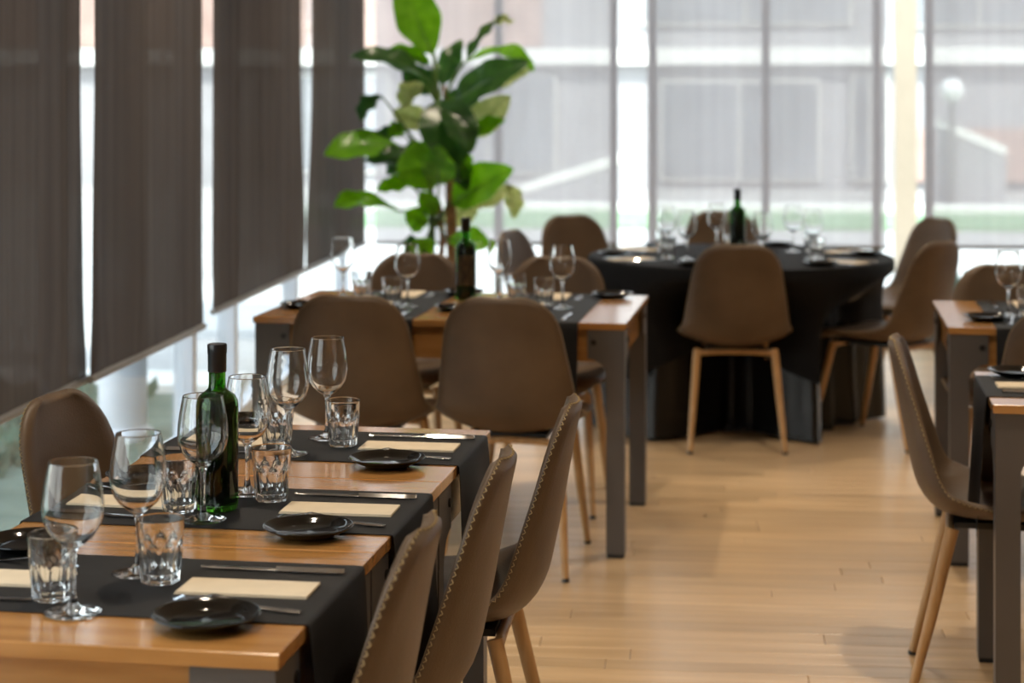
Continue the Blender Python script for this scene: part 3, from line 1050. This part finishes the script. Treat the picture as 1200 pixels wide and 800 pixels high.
# --- long foreground table
seat_word = ['nearest', 'middle', 'farthest']
glass_xy = {('wall', 0): (-1.032, 2.528), ('aisle', 0): (-1.018, 2.752), ('wall', 1): (-1.034, 3.110), ('aisle', 1): (-1.022, 3.330), ('wall', 2): (-1.050, 3.700), ('aisle', 2): (-1.016, 3.885)}
tum_xy = {('wall', 0): (-1.088, 2.590), ('aisle', 0): (-0.966, 2.706), ('wall', 1): (-1.096, 3.165), ('aisle', 1): (-0.960, 3.276), ('wall', 2): (-1.092, 3.765), ('aisle', 2): (-0.962, 3.805)}
where = {'wall': 'blind side', 'aisle': 'aisle side'}
for k in range(3):
    c = T1R[k]
    for side in ('wall', 'aisle'):
        s = 1 if side == 'aisle' else -1
        edge = T1X1 if side == 'aisle' else T1X0
        fz = TH + (PI if side == 'aisle' else 0)       # direction the diner looks, along local +X
        ph = 'at the %s seat on the %s of the foreground table' % (seat_word[k], where[side])
        jit = random.Random(k * 10 + s)
        gx, gy = glass_xy[(side, k)]
        single('wine_glass', wine_me, tw(gx, gy, ZT), 0, 'empty clear wine glass ' + ph, 'wine glass', GW)
        gx, gy = tum_xy[(side, k)]
        single('tumbler', tumbler_me, tw(gx, gy, ZT), jit.random(), 'faceted water tumbler ' + ph, 'tumbler', GT)
        dx = jit.uniform(-0.008, 0.008)
        single('napkin', nap_me, tw(edge - s * (0.128 + dx), c + s * 0.0, ZT), TH + jit.uniform(-0.02, 0.02), 'folded cream napkin ' + ph, 'napkin', GN)
        knife(tw(edge - s * 0.125, c + s * 0.108, ZT), fz, 'steel knife ' + ph)
        pz = 0.7522
        px_ = edge - s * (0.136 if side == 'aisle' else 0.095)
        fork(tw(edge - s * 0.145, c - s * 0.100, ZT + 0.0165), fz - math.radians(12), 'steel fork ' + ph) if False else fork(tw(edge - s * 0.118, c - s * 0.092, ZT), fz - math.radians(13), 'steel fork ' + ph)
        o = single('side_plate', plate_me, tw(px_, c - s * 0.186, pz), 0, 'dark glazed side plate ' + ph, 'plate', GP)
bottle(tw(-1.036, 3.195, ZT), 'green wine bottle standing on the long foreground table')

# --- middle table
def px_d(x, D):
    u = (x - 600) / 2200.0
    F_ = (-math.sin(PHI), math.cos(PHI)); R_ = (math.cos(PHI), math.sin(PHI))
    return (D * (F_[0] + u * R_[0]), D * (F_[1] + u * R_[1]))


mid_words = {(0, -1): 'front left', (1, -1): 'front right', (0, 1): 'back left', (1, 1): 'back right'}
mid_glass = {(0, -1): (-1.365, 6.300), (1, -1): (-0.835, 6.345), (0, 1): (-1.655, 6.55), (1, 1): (-1.088, 6.555)}
mid_tum = {(0, -1): (-1.428, 6.345), (1, -1): (-0.905, 6.395), (0, 1): (-1.585, 6.535), (1, 1): (-1.020, 6.51)}
for (k, s), w_ in mid_words.items():
    c = T2R[k]
    ph = 'at the %s seat of the middle table' % w_
    edge = T2Yr[0] if s < 0 else T2Yr[1]
    inw = -s
    gx, gy = mid_glass[(k, s)]
    single('wine_glass', wine_me, tw(gx, gy, ZT), 0, 'empty clear wine glass ' + ph, 'wine glass', GW)
    gx, gy = mid_tum[(k, s)]
    single('tumbler', tumbler_me, tw(gx, gy, ZT), 0.2, 'faceted water tumbler ' + ph, 'tumbler', GT)
    single('napkin', nap_me, tw(c, edge + inw * 0.13, ZT), TH + PI / 2, 'folded cream napkin ' + ph, 'napkin', GN)
    knife(tw(c - s * 0.108, edge + inw * 0.128, ZT), TH + inw * PI / 2, 'steel knife ' + ph)
    fork(tw(c + s * 0.100, edge + inw * 0.135, ZT), TH + inw * PI / 2 - math.radians(10), 'steel fork ' + ph)
    pxx = c + s * (0.195 if s > 0 else 0.285)
    single('side_plate', plate_me, tw(pxx, edge + inw * (0.10 if s > 0 else 0.27), 0.7505 if abs(pxx - T2R[0]) > 0.24 and abs(pxx - T2R[1]) > 0.24 else ZT), 0, 'dark glazed side plate ' + ph, 'plate', GP)
bottle(tw(-1.21, 6.56, 0.7502), 'green wine bottle with dark label on the middle table', 0.15, True)

# --- farther right-hand table
for s, w_ in ((-1, 'front'), (1, 'back')):
    ph = 'at the %s seat of the farther right-hand table' % w_
    edge = T3Y[0] if s < 0 else T3Y[1]
    inw = -s
    c = T3R
    gpos = (0.640, 6.33) if s < 0 else (0.86, 6.52)
    tpos = (0.705, 6.36) if s < 0 else (0.80, 6.49)
    single('wine_glass', wine_me, tw(*gpos, ZT), 0, 'empty clear wine glass ' + ph, 'wine glass', GW)
    single('tumbler', tumbler_me, tw(*tpos, ZT), 0.3, 'faceted water tumbler ' + ph, 'tumbler', GT)
    single('napkin', nap_me, tw(c, edge + inw * 0.13, ZT), TH + PI / 2, 'folded cream napkin ' + ph, 'napkin', GN)
    knife(tw(c - s * 0.108, edge + inw * 0.128, ZT), TH + inw * PI / 2, 'steel knife ' + ph)
    fork(tw(c + s * 0.098, edge + inw * 0.16, ZT), TH + inw * PI / 2 - math.radians(10), 'steel fork ' + ph)
    single('side_plate', plate_me, tw(c + s * (0.175 if s < 0 else 0.25), edge + inw * 0.20, 0.7515 if s < 0 else 0.7503), 0, 'dark glazed side plate ' + ph, 'plate', GP)

# --- nearer right-hand table
for s, w_ in ((-1, 'aisle side'), (1, 'far side')):
    ph = 'at the %s of the nearer right-hand table' % w_
    edge = T4X[0] if s < 0 else T4X[1]
    inw = -s
    c = T4R
    single('wine_glass', wine_me, tw(edge + inw * 0.31, c + inw * -0.10, ZT), 0, 'empty clear wine glass ' + ph, 'wine glass', GW)
    single('tumbler', tumbler_me, tw(edge + inw * 0.27, c + inw * -0.03, ZT), 0.3, 'faceted water tumbler ' + ph, 'tumbler', GT)
    single('napkin', nap_me, tw(edge + inw * 0.135, c, ZT), TH, 'folded cream napkin ' + ph, 'napkin', GN)
    knife(tw(edge + inw * 0.15, c - inw * 0.105, ZT), TH + (0 if s < 0 else PI), 'steel knife ' + ph)
    fork(tw(edge + inw * 0.13, c + inw * 0.095, ZT), TH + (0 if s < 0 else PI) - math.radians(12), 'steel fork ' + ph)
    single('side_plate', plate_me, tw(edge + inw * 0.105, c + inw * 0.18, 0.7515), 0, 'dark glazed side plate ' + ph, 'plate', GP)

# ------------------------------------------------------------------ round table
RC = (0.179, 8.50); RR = 0.675
rt = empty('round_table', (RC[0], RC[1], 0))
tag(rt, 'round table fully draped in black cloth near the back window', 'table')
MB().lathe([(0, 0.742), (RR - 0.05, 0.742), (RR - 0.05, 0.72), (0, 0.72)], 48).build('table_top', M['black_plastic'], rt, smooth=40)
MB().lathe([(0, 0), (0.24, 0), (0.25, 0.012), (0.22, 0.025), (0.05, 0.04), (0.04, 0.08), (0.04, 0.70), (0.10, 0.72), (0, 0.72)], 32).build('pedestal', M['steel'], rt, smooth=50)


def dent(a, z):
    """the cloth is pushed in where chair seats stand under the table edge"""
    d = 0.0
    for ca, half, depth in ((math.radians(268), 0.36, 0.44), (math.radians(-25), 0.40, 0.26)):
        da = (a - ca + PI) % (2 * PI) - PI
        d = max(d, depth * (1 - smooth((abs(da) - half * 0.5) / (half * 1.5))))
    return d * smooth((0.705 - z) / 0.20)


def cloth_mesh(rtop, zbot, fold_n, fold_amp, flare, seed, zedge=0.0):
    rnd = random.Random(seed)
    N = 240
    zs = [0.752, 0.752, 0.7518, 0.748, 0.738, 0.72] + [0.70 - (0.70 - zbot) * k / 20 for k in range(21)]
    ph = [rnd.random() * 6.28 for _ in range(4)]
    P = []
    mb = MB()
    V = [(0, 0, 0.752)]; F = []
    rows = []
    for q, z in enumerate(zs):
        ids = []
        for i in range(N):
            a = 2 * PI * i / N
            if q == 0: r = rtop * 0.5
            elif q == 1: r = rtop - 0.012
            elif q == 2: r = rtop - 0.003
            elif q == 3: r = rtop
            elif q == 4: r = rtop + 0.003
            else:
                t = (0.72 - z) / (0.72 - 0.0)
                fold = (math.sin(a * fold_n + ph[0]) * 0.6 + math.sin(a * (fold_n * 0.57) + ph[1]) * 0.5 + 0.4 * math.sin(a * (fold_n * 1.7) + ph[2]))
                r = rtop + 0.004 + flare * t + fold_amp * fold * smooth(t * 1.6)
                r -= dent(a, z)
            zz = z
            if zedge and q > 5:
                k = (q - 5) / 21
                zz = z + k * zedge * (math.cos(4 * a + 0.5) * 0.5)
            ids.append(len(V)); V.append((r * math.cos(a), r * math.sin(a), zz))
        rows.append(ids)
    for i in range(N):
        F.append((0, rows[0][i], rows[0][(i + 1) % N]))
    for A, B in zip(rows[:-1], rows[1:]):
        for i in range(N):
            j = (i + 1) % N
            F.append((A[i], B[i], B[j], A[j]))
    mb.add(V, F)
    return mb.mesh('tablecloth', M['cloth'], 180)


under = cloth_mesh(RR - 0.035, 0.012, 26, 0.026, 0.03, 3)
under.materials.clear(); under.materials.append(M['satin'])
for v in under.vertices: v.co.z -= 0.004 if v.co.z > 0.5 else 0
o = link('under_cloth', under); o.location = (RC[0], RC[1], 0)
tag(o, 'shiny black satin cloth falling to the floor around the round table', 'tablecloth')
over = cloth_mesh(RR + 0.004, 0.36, 13, 0.014, 0.03, 9, zedge=0.22)
o = link('over_cloth', over); o.location = (RC[0], RC[1], 0)
tag(o, 'matte black top cloth with hanging points on the round table', 'tablecloth')
ZR = 0.7526
diners = [(-92, 'front'), (-35, 'right front'), (25, 'right back'), (90, 'back'), (150, 'left back'), (208, 'left front')]
for i, (deg, w_) in enumerate(diners):
    a = math.radians(deg)
    ph = 'at the %s place of the round table' % w_
    er = Vector((math.cos(a), math.sin(a))); et = Vector((-er.y, er.x))     # et: to the diner's right... (facing the centre)
    def rp(rad, t):
        p = er * rad + et * t
        return (RC[0] + p.x, RC[1] + p.y, ZR)
    jr = random.Random(i)
    single('wine_glass', wine_me, rp(0.32, 0.10), 0, 'empty clear wine glass ' + ph, 'wine glass', GW)
    single('tumbler', tumbler_me, rp(0.38, 0.035), jr.random(), 'faceted water tumbler ' + ph, 'tumbler', GT)
    single('napkin', nap_me, rp(0.54, 0.0), a, 'folded cream napkin ' + ph, 'napkin', GN)
    knife(rp(0.54, 0.085), a + PI, 'steel knife ' + ph)
    fork(rp(0.54, -0.085), a + PI, 'steel fork ' + ph)
    single('side_plate', plate_me, rp(0.535, -0.19), 0, 'dark glazed side plate ' + ph, 'plate', GP)
bottle((0.172, 8.66, ZR), 'green wine bottle standing on the round table')

# ------------------------------------------------------------------ potted plant in the corner
PLX, PLY = -1.32, 9.72
plant = empty('potted_plant', (PLX, PLY, 0), PHI)
tag(plant, 'tall plant with large broad green leaves in the window corner', 'plant')
pot = MB().lathe([(0, 0), (0.15, 0), (0.16, 0.01), (0.205, 0.36), (0.215, 0.37), (0.215, 0.40), (0.20, 0.40), (0.19, 0.36), (0, 0.36)], 40).build('pot', M['pot'], plant, smooth=40)
MB().lathe([(0, 0.372), (0.10, 0.375), (0.192, 0.366)], 32).build('soil', M['soil'], pot, smooth=180)
SC = 224.5


def L(px_, py_, dy=0.0):
    return Vector(((px_ - 522) / SC, dy, 0.63 + (300 - py_) / SC))


stems = {'a': (L(505, 215, 0.02), 'stem'), 'b': (L(530, 205, -0.02), 'trunk'), 'c': (L(518, 110, 0.0), 'stem')}
stem_paths = [
    ([Vector((-0.05, 0.02, 0.37)), L(505, 320, 0.03), L(506, 262, 0.02), L(504, 215, 0.0), L(508, 160, 0.0), L(512, 110, 0.0), L(508, 62, 0)], [0.022, 0.020, 0.018, 0.015, 0.014, 0.013, 0.010], 'stem'),
    ([Vector((0.05, -0.02, 0.37)), L(531, 320, -0.03), L(529, 270, -0.02), L(527, 215, 0.0), L(524, 150, 0.02), L(520, 100, 0.03)], [0.034, 0.032, 0.030, 0.024, 0.016, 0.010], 'trunk'),
    ([Vector((0.0, 0.05, 0.37)), L(515, 320, 0.06), L(518, 280, 0.06), L(514, 240, 0.05), L(500, 225, 0.05)], [0.02, 0.018, 0.016, 0.013, 0.009], 'trunk'),
]
for pth, rad, mt in stem_paths:
    MB().tube(pth, rad, 10).build('stem', M[mt], plant, smooth=60)


def leaf(base, tip, width, mt, origin, bow=0.08, bend=None, nrm=(0, -1, 0.4), fold=0.25, wave=0.012, peak=0.45):
    """one broad leaf with a midrib fold, plus its stalk"""
    base = Vector(base); tip = Vector(tip); width *= 1.15
    ax = tip - base
    nv = Vector(nrm); nv = (nv - ax * (nv.dot(ax) / ax.length_squared)).normalized()
    ctrl = (base + tip) / 2 + (Vector(bend) if bend else nv * bow)
    n = 16; m = 8
    P = []
    for i in range(n + 1):
        t = i / n
        p = base * (1 - t) ** 2 + ctrl * 2 * t * (1 - t) + tip * t * t
        d = ((ctrl - base) * (1 - t) + (tip - ctrl) * t).normalized()
        nn = (nv - d * nv.dot(d)).normalized()
        s = d.cross(nn).normalized()
        w = width * (math.sin(PI * t ** (math.log(0.5) / math.log(peak))) ** 0.75 if 0 < t < 1 else 0.004)
        w = max(w, 0.002)
        row = []
        for j in range(m + 1):
            q = -1 + 2 * j / m
            row.append(p + s * (w * q) + nn * (fold * w * abs(q) + wave * math.sin(t * 16 + q * 2.0) * abs(q) * (w / max(width, 1e-3))))
        P.append(row)
    lf = MB().grid(P).build('leaf', M[mt], plant, smooth=180, fixn=False)
    mid_ = [base * (1 - t) ** 2 + ctrl * 2 * t * (1 - t) + tip * t * t - nv * 0.003 for t in [k / 10 for k in range(10)]]
    MB().tube(mid_, [0.005 * (1 - k / 11) + 0.001 for k in range(10)], 6).build('midrib', M['stem'], lf, smooth=60)
    o_ = Vector(origin)
    c_ = (o_ + base) / 2 + Vector((0, 0, 0.05))
    MB().tube([o_ * (1 - t) ** 2 + c_ * 2 * t * (1 - t) + base * t * t for t in [k / 8 for k in range(9)]], [0.008 - 0.003 * k / 8 for k in range(9)], 6).build('stalk', M['stem'], lf, smooth=60)
    return lf


hub = L(515, 130); hub2 = L(512, 215); hub3 = L(510, 265)
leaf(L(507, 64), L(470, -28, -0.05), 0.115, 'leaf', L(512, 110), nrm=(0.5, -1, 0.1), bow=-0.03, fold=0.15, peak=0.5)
leaf(L(500, 92, -0.05), L(412, 67, -0.15), 0.075, 'leafdark', hub, nrm=(-0.1, -0.6, 0.8), bow=0.10)
leaf(L(502, 76, 0.08), L(446, 58, 0.2), 0.06, 'leaf', L(512, 110), nrm=(-0.1, -0.6, 0.9), bow=0.05)
leaf(L(492, 96, 0.05), L(472, 128, 0.0), 0.065, 'leafpale', hub, nrm=(-0.5, -0.8, 0.3), bow=0.05)
leaf(L(448, 112, -0.1), L(424, 142, -0.12), 0.06, 'leafdark', hub2, nrm=(-0.7, -0.7, 0.4), bow=0.05)
leaf(L(547, 70, 0.0), L(590, 15, 0.08), 0.045, 'leafdark', hub, nrm=(-0.8, -0.5, 0.3), bow=0.03, peak=0.4)
leaf(L(578, 26, 0.06), L(603, 25, 0.12), 0.03, 'leafpale', L(560, 50, 0.04), nrm=(0, -0.7, 0.7), bow=0.03)
leaf(L(542, 74, -0.05), L(625, 84, -0.1), 0.055, 'leaf', hub, nrm=(0, -0.5, 0.9), bend=(0.07, 0, 0.16), peak=0.6)
leaf(L(532, 122, -0.08), L(620, 72, -0.16), 0.085, 'leafdark', hub, nrm=(-0.3, -0.9, 0.5), bow=0.06, fold=0.35)
leaf(L(555, 108, -0.02), L(622, 82, -0.05), 0.05, 'leafpale', hub, nrm=(0.3, -0.8, 0.5), bow=0.05)
leaf(L(512, 118, -0.10), L(540, 192, -0.20), 0.13, 'leafdark', hub, nrm=(0.0, -0.9, 0.5), bow=0.10, fold=0.2)
leaf(L(522, 128, -0.14), L(553, 178, -0.24), 0.085, 'leafdark', hub, nrm=(0.4, -0.8, 0.5), bow=0.07)
leaf(L(545, 158, 0.0), L(598, 112, -0.05), 0.075, 'leafpale', hub2, nrm=(0.3, -0.9, 0.3), bow=0.05, fold=0.3)
leaf(L(552, 158, -0.04), L(592, 140, -0.1), 0.045, 'leaf', hub2, nrm=(0.1, -0.8, 0.5), bow=0.04)
leaf(L(468, 170, -0.05), L(384, 180, -0.2), 0.085, 'leaf', hub2, nrm=(-0.1, -0.75, 0.65), bow=0.07, fold=0.2, peak=0.55)
leaf(L(472, 158, 0.04), L(425, 168, 0.02), 0.05, 'leafdark', hub2, nrm=(0, -0.6, 0.8), bow=0.04)
leaf(L(506, 222, -0.15), L(488, 164, -0.22), 0.125, 'leaf', hub3, nrm=(0.1, -1, 0.2), bow=0.05, fold=0.15, peak=0.55)
leaf(L(516, 214, -0.18), L(516, 168, -0.26), 0.085, 'leaf', hub3, nrm=(-0.2, -1, 0.2), bow=0.04, fold=0.1)
leaf(L(526, 205, -0.06), L(554, 182, -0.1), 0.068, 'leaf', hub2, nrm=(-0.2, -1, 0.2), bow=0.02, fold=0.1)
leaf(L(492, 200, 0.0), L(424, 188, -0.06), 0.06, 'leafdark', hub2, nrm=(0, -0.55, 0.85), bow=0.05)
leaf(L(480, 214, -0.04), L(442, 222, -0.1), 0.045, 'leaf', hub3, nrm=(0, -0.8, 0.6), bow=0.03)
leaf(L(470, 246, -0.1), L(396, 240, -0.2), 0.06, 'leaf', hub3, nrm=(0, -0.6, 0.8), bend=(-0.05, 0, 0.09), peak=0.6)
leaf(L(530, 238, -0.06), L(602, 196, -0.15), 0.10, 'leaf', hub3, nrm=(-0.2, -0.9, 0.5), bow=0.04, fold=0.3)
leaf(L(545, 236, -0.02), L(600, 222, -0.04), 0.065, 'leafpale', hub3, nrm=(0.1, -0.9, 0.4), bow=0.03)
leaf(L(596, 214, -0.14), L(602, 254, -0.18), 0.05, 'leafpale', L(560, 225, -0.1), nrm=(0.5, -0.8, 0.2), bow=0.03)
leaf(L(500, 262, -0.1), L(476, 246, -0.16), 0.06, 'leaf', hub3, nrm=(0.1, -1, 0.2), bow=0.02)
leaf(L(524, 280, -0.1), L(575, 284, -0.18), 0.062, 'leaf', hub3, nrm=(0, -0.9, 0.5), bow=0.06, peak=0.6)
leaf(L(505, 300, -0.08), L(486, 278, -0.16), 0.06, 'leaf', L(510, 320), nrm=(0.1, -1, 0.3), bow=0.02)
leaf(L(472, 146, 0.0), L(456, 160, -0.05), 0.04, 'leaf', hub2, nrm=(0, -1, 0.3), bow=0.02)
leaf(L(486, 178, 0.05), L(452, 205, 0.02), 0.05, 'leafdark', hub2, nrm=(-0.2, -0.9, 0.4), bow=0.03)

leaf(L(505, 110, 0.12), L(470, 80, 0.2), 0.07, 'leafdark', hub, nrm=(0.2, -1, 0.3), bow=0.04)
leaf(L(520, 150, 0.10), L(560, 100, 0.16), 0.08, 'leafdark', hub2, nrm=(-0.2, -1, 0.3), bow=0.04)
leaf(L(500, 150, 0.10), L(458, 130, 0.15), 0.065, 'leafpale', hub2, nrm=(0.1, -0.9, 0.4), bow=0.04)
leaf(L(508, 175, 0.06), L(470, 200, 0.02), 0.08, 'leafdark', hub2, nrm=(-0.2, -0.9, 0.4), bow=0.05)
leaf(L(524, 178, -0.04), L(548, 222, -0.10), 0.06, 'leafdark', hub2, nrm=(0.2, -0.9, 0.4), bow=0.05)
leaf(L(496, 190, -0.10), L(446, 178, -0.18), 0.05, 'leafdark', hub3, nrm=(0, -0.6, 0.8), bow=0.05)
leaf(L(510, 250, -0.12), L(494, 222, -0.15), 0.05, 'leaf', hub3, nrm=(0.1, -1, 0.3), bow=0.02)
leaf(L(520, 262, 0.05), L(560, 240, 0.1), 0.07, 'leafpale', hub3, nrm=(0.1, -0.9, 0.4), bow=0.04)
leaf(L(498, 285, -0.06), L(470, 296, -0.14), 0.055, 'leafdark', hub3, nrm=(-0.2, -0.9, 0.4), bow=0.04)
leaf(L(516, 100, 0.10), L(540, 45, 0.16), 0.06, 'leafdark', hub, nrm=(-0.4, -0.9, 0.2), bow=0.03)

# ------------------------------------------------------------------ outdoors
gz = -0.12
tag(MB().box(-60, 80, -12, 70, gz - 0.3, gz).build('street_ground', M['paving']), 'pale paved street outside the windows', kind='structure')
tag(MB().box(-4.3, 40, 22.0, 24.6, gz, gz + 0.04).build('lawn_strip', M['grass']), 'strip of pale green lawn across the street', kind='structure')
o = MB().box(-4.3, 40, 24.6, 25.0, gz, gz + 0.14, 0.02).build('kerb', M['kerbwhite'])
tag(o, 'long white stone kerb behind the lawn strip', kind='structure')
o = MB().box(-9, -2.5, 9.75, 10.25, gz, gz + 0.05).build('sun_patch_band', M['kerbwhite'])  # pale slab added to paint a patch of sunlight onto the ground
tag(o, 'white band painted as a sunlit patch of ground outside the left windows', kind='structure')


def tuft_bed(name, x0, x1, y0, y1, n, hmin, hmax, label, seed):
    rnd = random.Random(seed)
    mb = MB()
    for _ in range(n):
        x, y_ = rnd.uniform(x0, x1), rnd.uniform(y0, y1)
        hgt = rnd.uniform(hmin, hmax); a = rnd.random() * 6.28; w = rnd.uniform(0.02, 0.05)
        lean = Vector((rnd.uniform(-0.5, 0.5), rnd.uniform(-0.5, 0.5), 1)).normalized() * hgt
        s = Vector((math.cos(a), math.sin(a), 0)) * w
        b = Vector((x, y_, gz))
        mb.add([b - s * 0.4, b + s * 0.4, b + lean * 0.55 + s, b + lean * 0.55 - s, b + lean], [(0, 1, 2, 3), (3, 2, 4)])
    o_ = mb.build(name, M['hedge'], fixn=False)
    tag(o_, label, 'plants', kind='stuff')


tuft_bed('ground_cover', -5.3, -2.85, 0.5, 9.5, 12000, 0.05, 0.17, 'blue green ground cover outside the left windows', 1)
tuft_bed('ground_cover', 1.4, 6.5, 11.5, 12.6, 5000, 0.15, 0.55, 'pale green low planting outside the right back window', 2)

tag(MB().box(-5.4, -2.28, 0.4, 9.6, gz, gz + 0.03).build('planting_bed', M['moss']), 'mossy planting bed outside the left windows', kind='structure')
po = empty('cream_post', (1.50, 14.0, gz))
tag(po, 'tall cream painted post outside, seen between the back screen blinds', 'post')
MB().box(-0.075, 0.075, -0.075, 0.075, 0.0, 4.6).build('shaft', M['cream'], po)
MB().box(-0.13, 0.13, -0.13, 0.13, 0.0, 0.02).build('base_plate', M['frame_grey'], po)
# white column outside the left glazing
col = empty('street_column', (-2.62, 8.35, gz))
tag(col, 'pale white column outside the left windows', 'column')
MB().lathe([(0, 0), (0.14, 0), (0.14, 0.06), (0.11, 0.09), (0.11, 3.4), (0, 3.4)], 28).build('shaft', M['frame_white'], col, smooth=40)
MB().box(-0.17, 0.17, -0.17, 0.17, 3.4, 3.5).build('cap', M['frame_white'], col)

# building across the street
bl = empty('street_building', (0, 31, gz))
tag(bl, 'pale grey building across the street seen through the screens', 'building')
MB().box(-30, 36, 0, 8, 0, 9).build('facade', M['render_grey'], bl)
MB().box(-30, 36, -0.25, 0.0, 2.05, 2.32).build('cornice', M['kerbwhite'], bl)
MB().box(-12, -2.6, -0.10, 0.0, 2.35, 6.0).build('brick_panel', M['brick'], bl)
MB().box(7.4, 9.6, -0.12, 0.0, 0.2, 6.0).build('dark_panel', M['dark_brown'], bl)
MB().box(9.9, 14, -0.12, 0.0, 0.2, 6.0).build('blue_panel', M['blue_panel'], bl)
MB().box(3.2, 6.1, -0.12, 0.0, 0.15, 1.0).build('pink_panel', M['brick'], bl)
for x0, x1, z0, z1 in ((-7.5, -5.2, 0.3, 1.85), (-4.6, -2.4, 0.3, 1.85), (-0.6, 1.9, 0.2, 1.75), (2.5, 3.0, 0.2, 1.85), (-0.9, 2.4, 2.75, 4.2), (3.4, 5.6, 2.7, 4.2), (-16, -13, 0.3, 1.85), (15, 18, 0.3, 1.9)):
    wv = MB().box(x0 - 0.06, x1 + 0.06, -0.09, 0.0, z0 - 0.06, z1 + 0.06).build('window', M['concrete'], bl)
    MB().box(x0, (x0 + x1) / 2 - 0.03, -0.11, -0.085, z0, z1).build('pane', M['shopdark'], wv)
    MB().box((x0 + x1) / 2 + 0.03, x1, -0.11, -0.085, z0, z1).build('pane', M['shopdark'], wv)

# sloped white ramp parapets
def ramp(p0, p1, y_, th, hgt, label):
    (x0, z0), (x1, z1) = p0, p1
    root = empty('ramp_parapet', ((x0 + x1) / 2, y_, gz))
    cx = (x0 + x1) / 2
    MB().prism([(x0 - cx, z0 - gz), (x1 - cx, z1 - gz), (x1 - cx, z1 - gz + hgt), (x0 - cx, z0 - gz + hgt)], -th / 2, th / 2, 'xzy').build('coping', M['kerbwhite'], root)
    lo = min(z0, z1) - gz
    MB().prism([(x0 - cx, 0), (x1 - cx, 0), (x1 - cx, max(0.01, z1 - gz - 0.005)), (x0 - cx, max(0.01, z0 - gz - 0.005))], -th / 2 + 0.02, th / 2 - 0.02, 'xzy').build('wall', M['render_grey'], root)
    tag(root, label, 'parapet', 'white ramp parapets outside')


def at(px_, py_, Y):
    u = (px_ - 600) / 2200.0
    dx, dyy = -math.sin(PHI) + u * math.cos(PHI), math.cos(PHI) + u * math.sin(PHI)
    D = Y / dyy
    return D * dx, 1.49 - (py_ - 107) * D / 2200.0


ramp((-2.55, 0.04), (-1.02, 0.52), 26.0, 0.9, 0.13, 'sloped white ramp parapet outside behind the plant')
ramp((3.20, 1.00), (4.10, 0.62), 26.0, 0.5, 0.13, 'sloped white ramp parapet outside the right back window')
gl_ = empty('globe_lamp', (3.36, 25.6, gz))
tag(gl_, 'white globe lamp on a post outside the right back window', 'street lamp')
MB().tube([(0, 0, 0), (0, 0, 1.48)], [0.05, 0.035], 12).build('post', M['frame_grey'], gl_, smooth=60)
sp = MB()
sp.lathe([(0, 1.46)] + [(0.165 * math.sin(PI * k / 12), 1.625 - 0.165 * math.cos(PI * k / 12)) for k in range(1, 12)] + [(0, 1.79)], 24)
sp.build('globe', M['globe'], gl_, smooth=180)
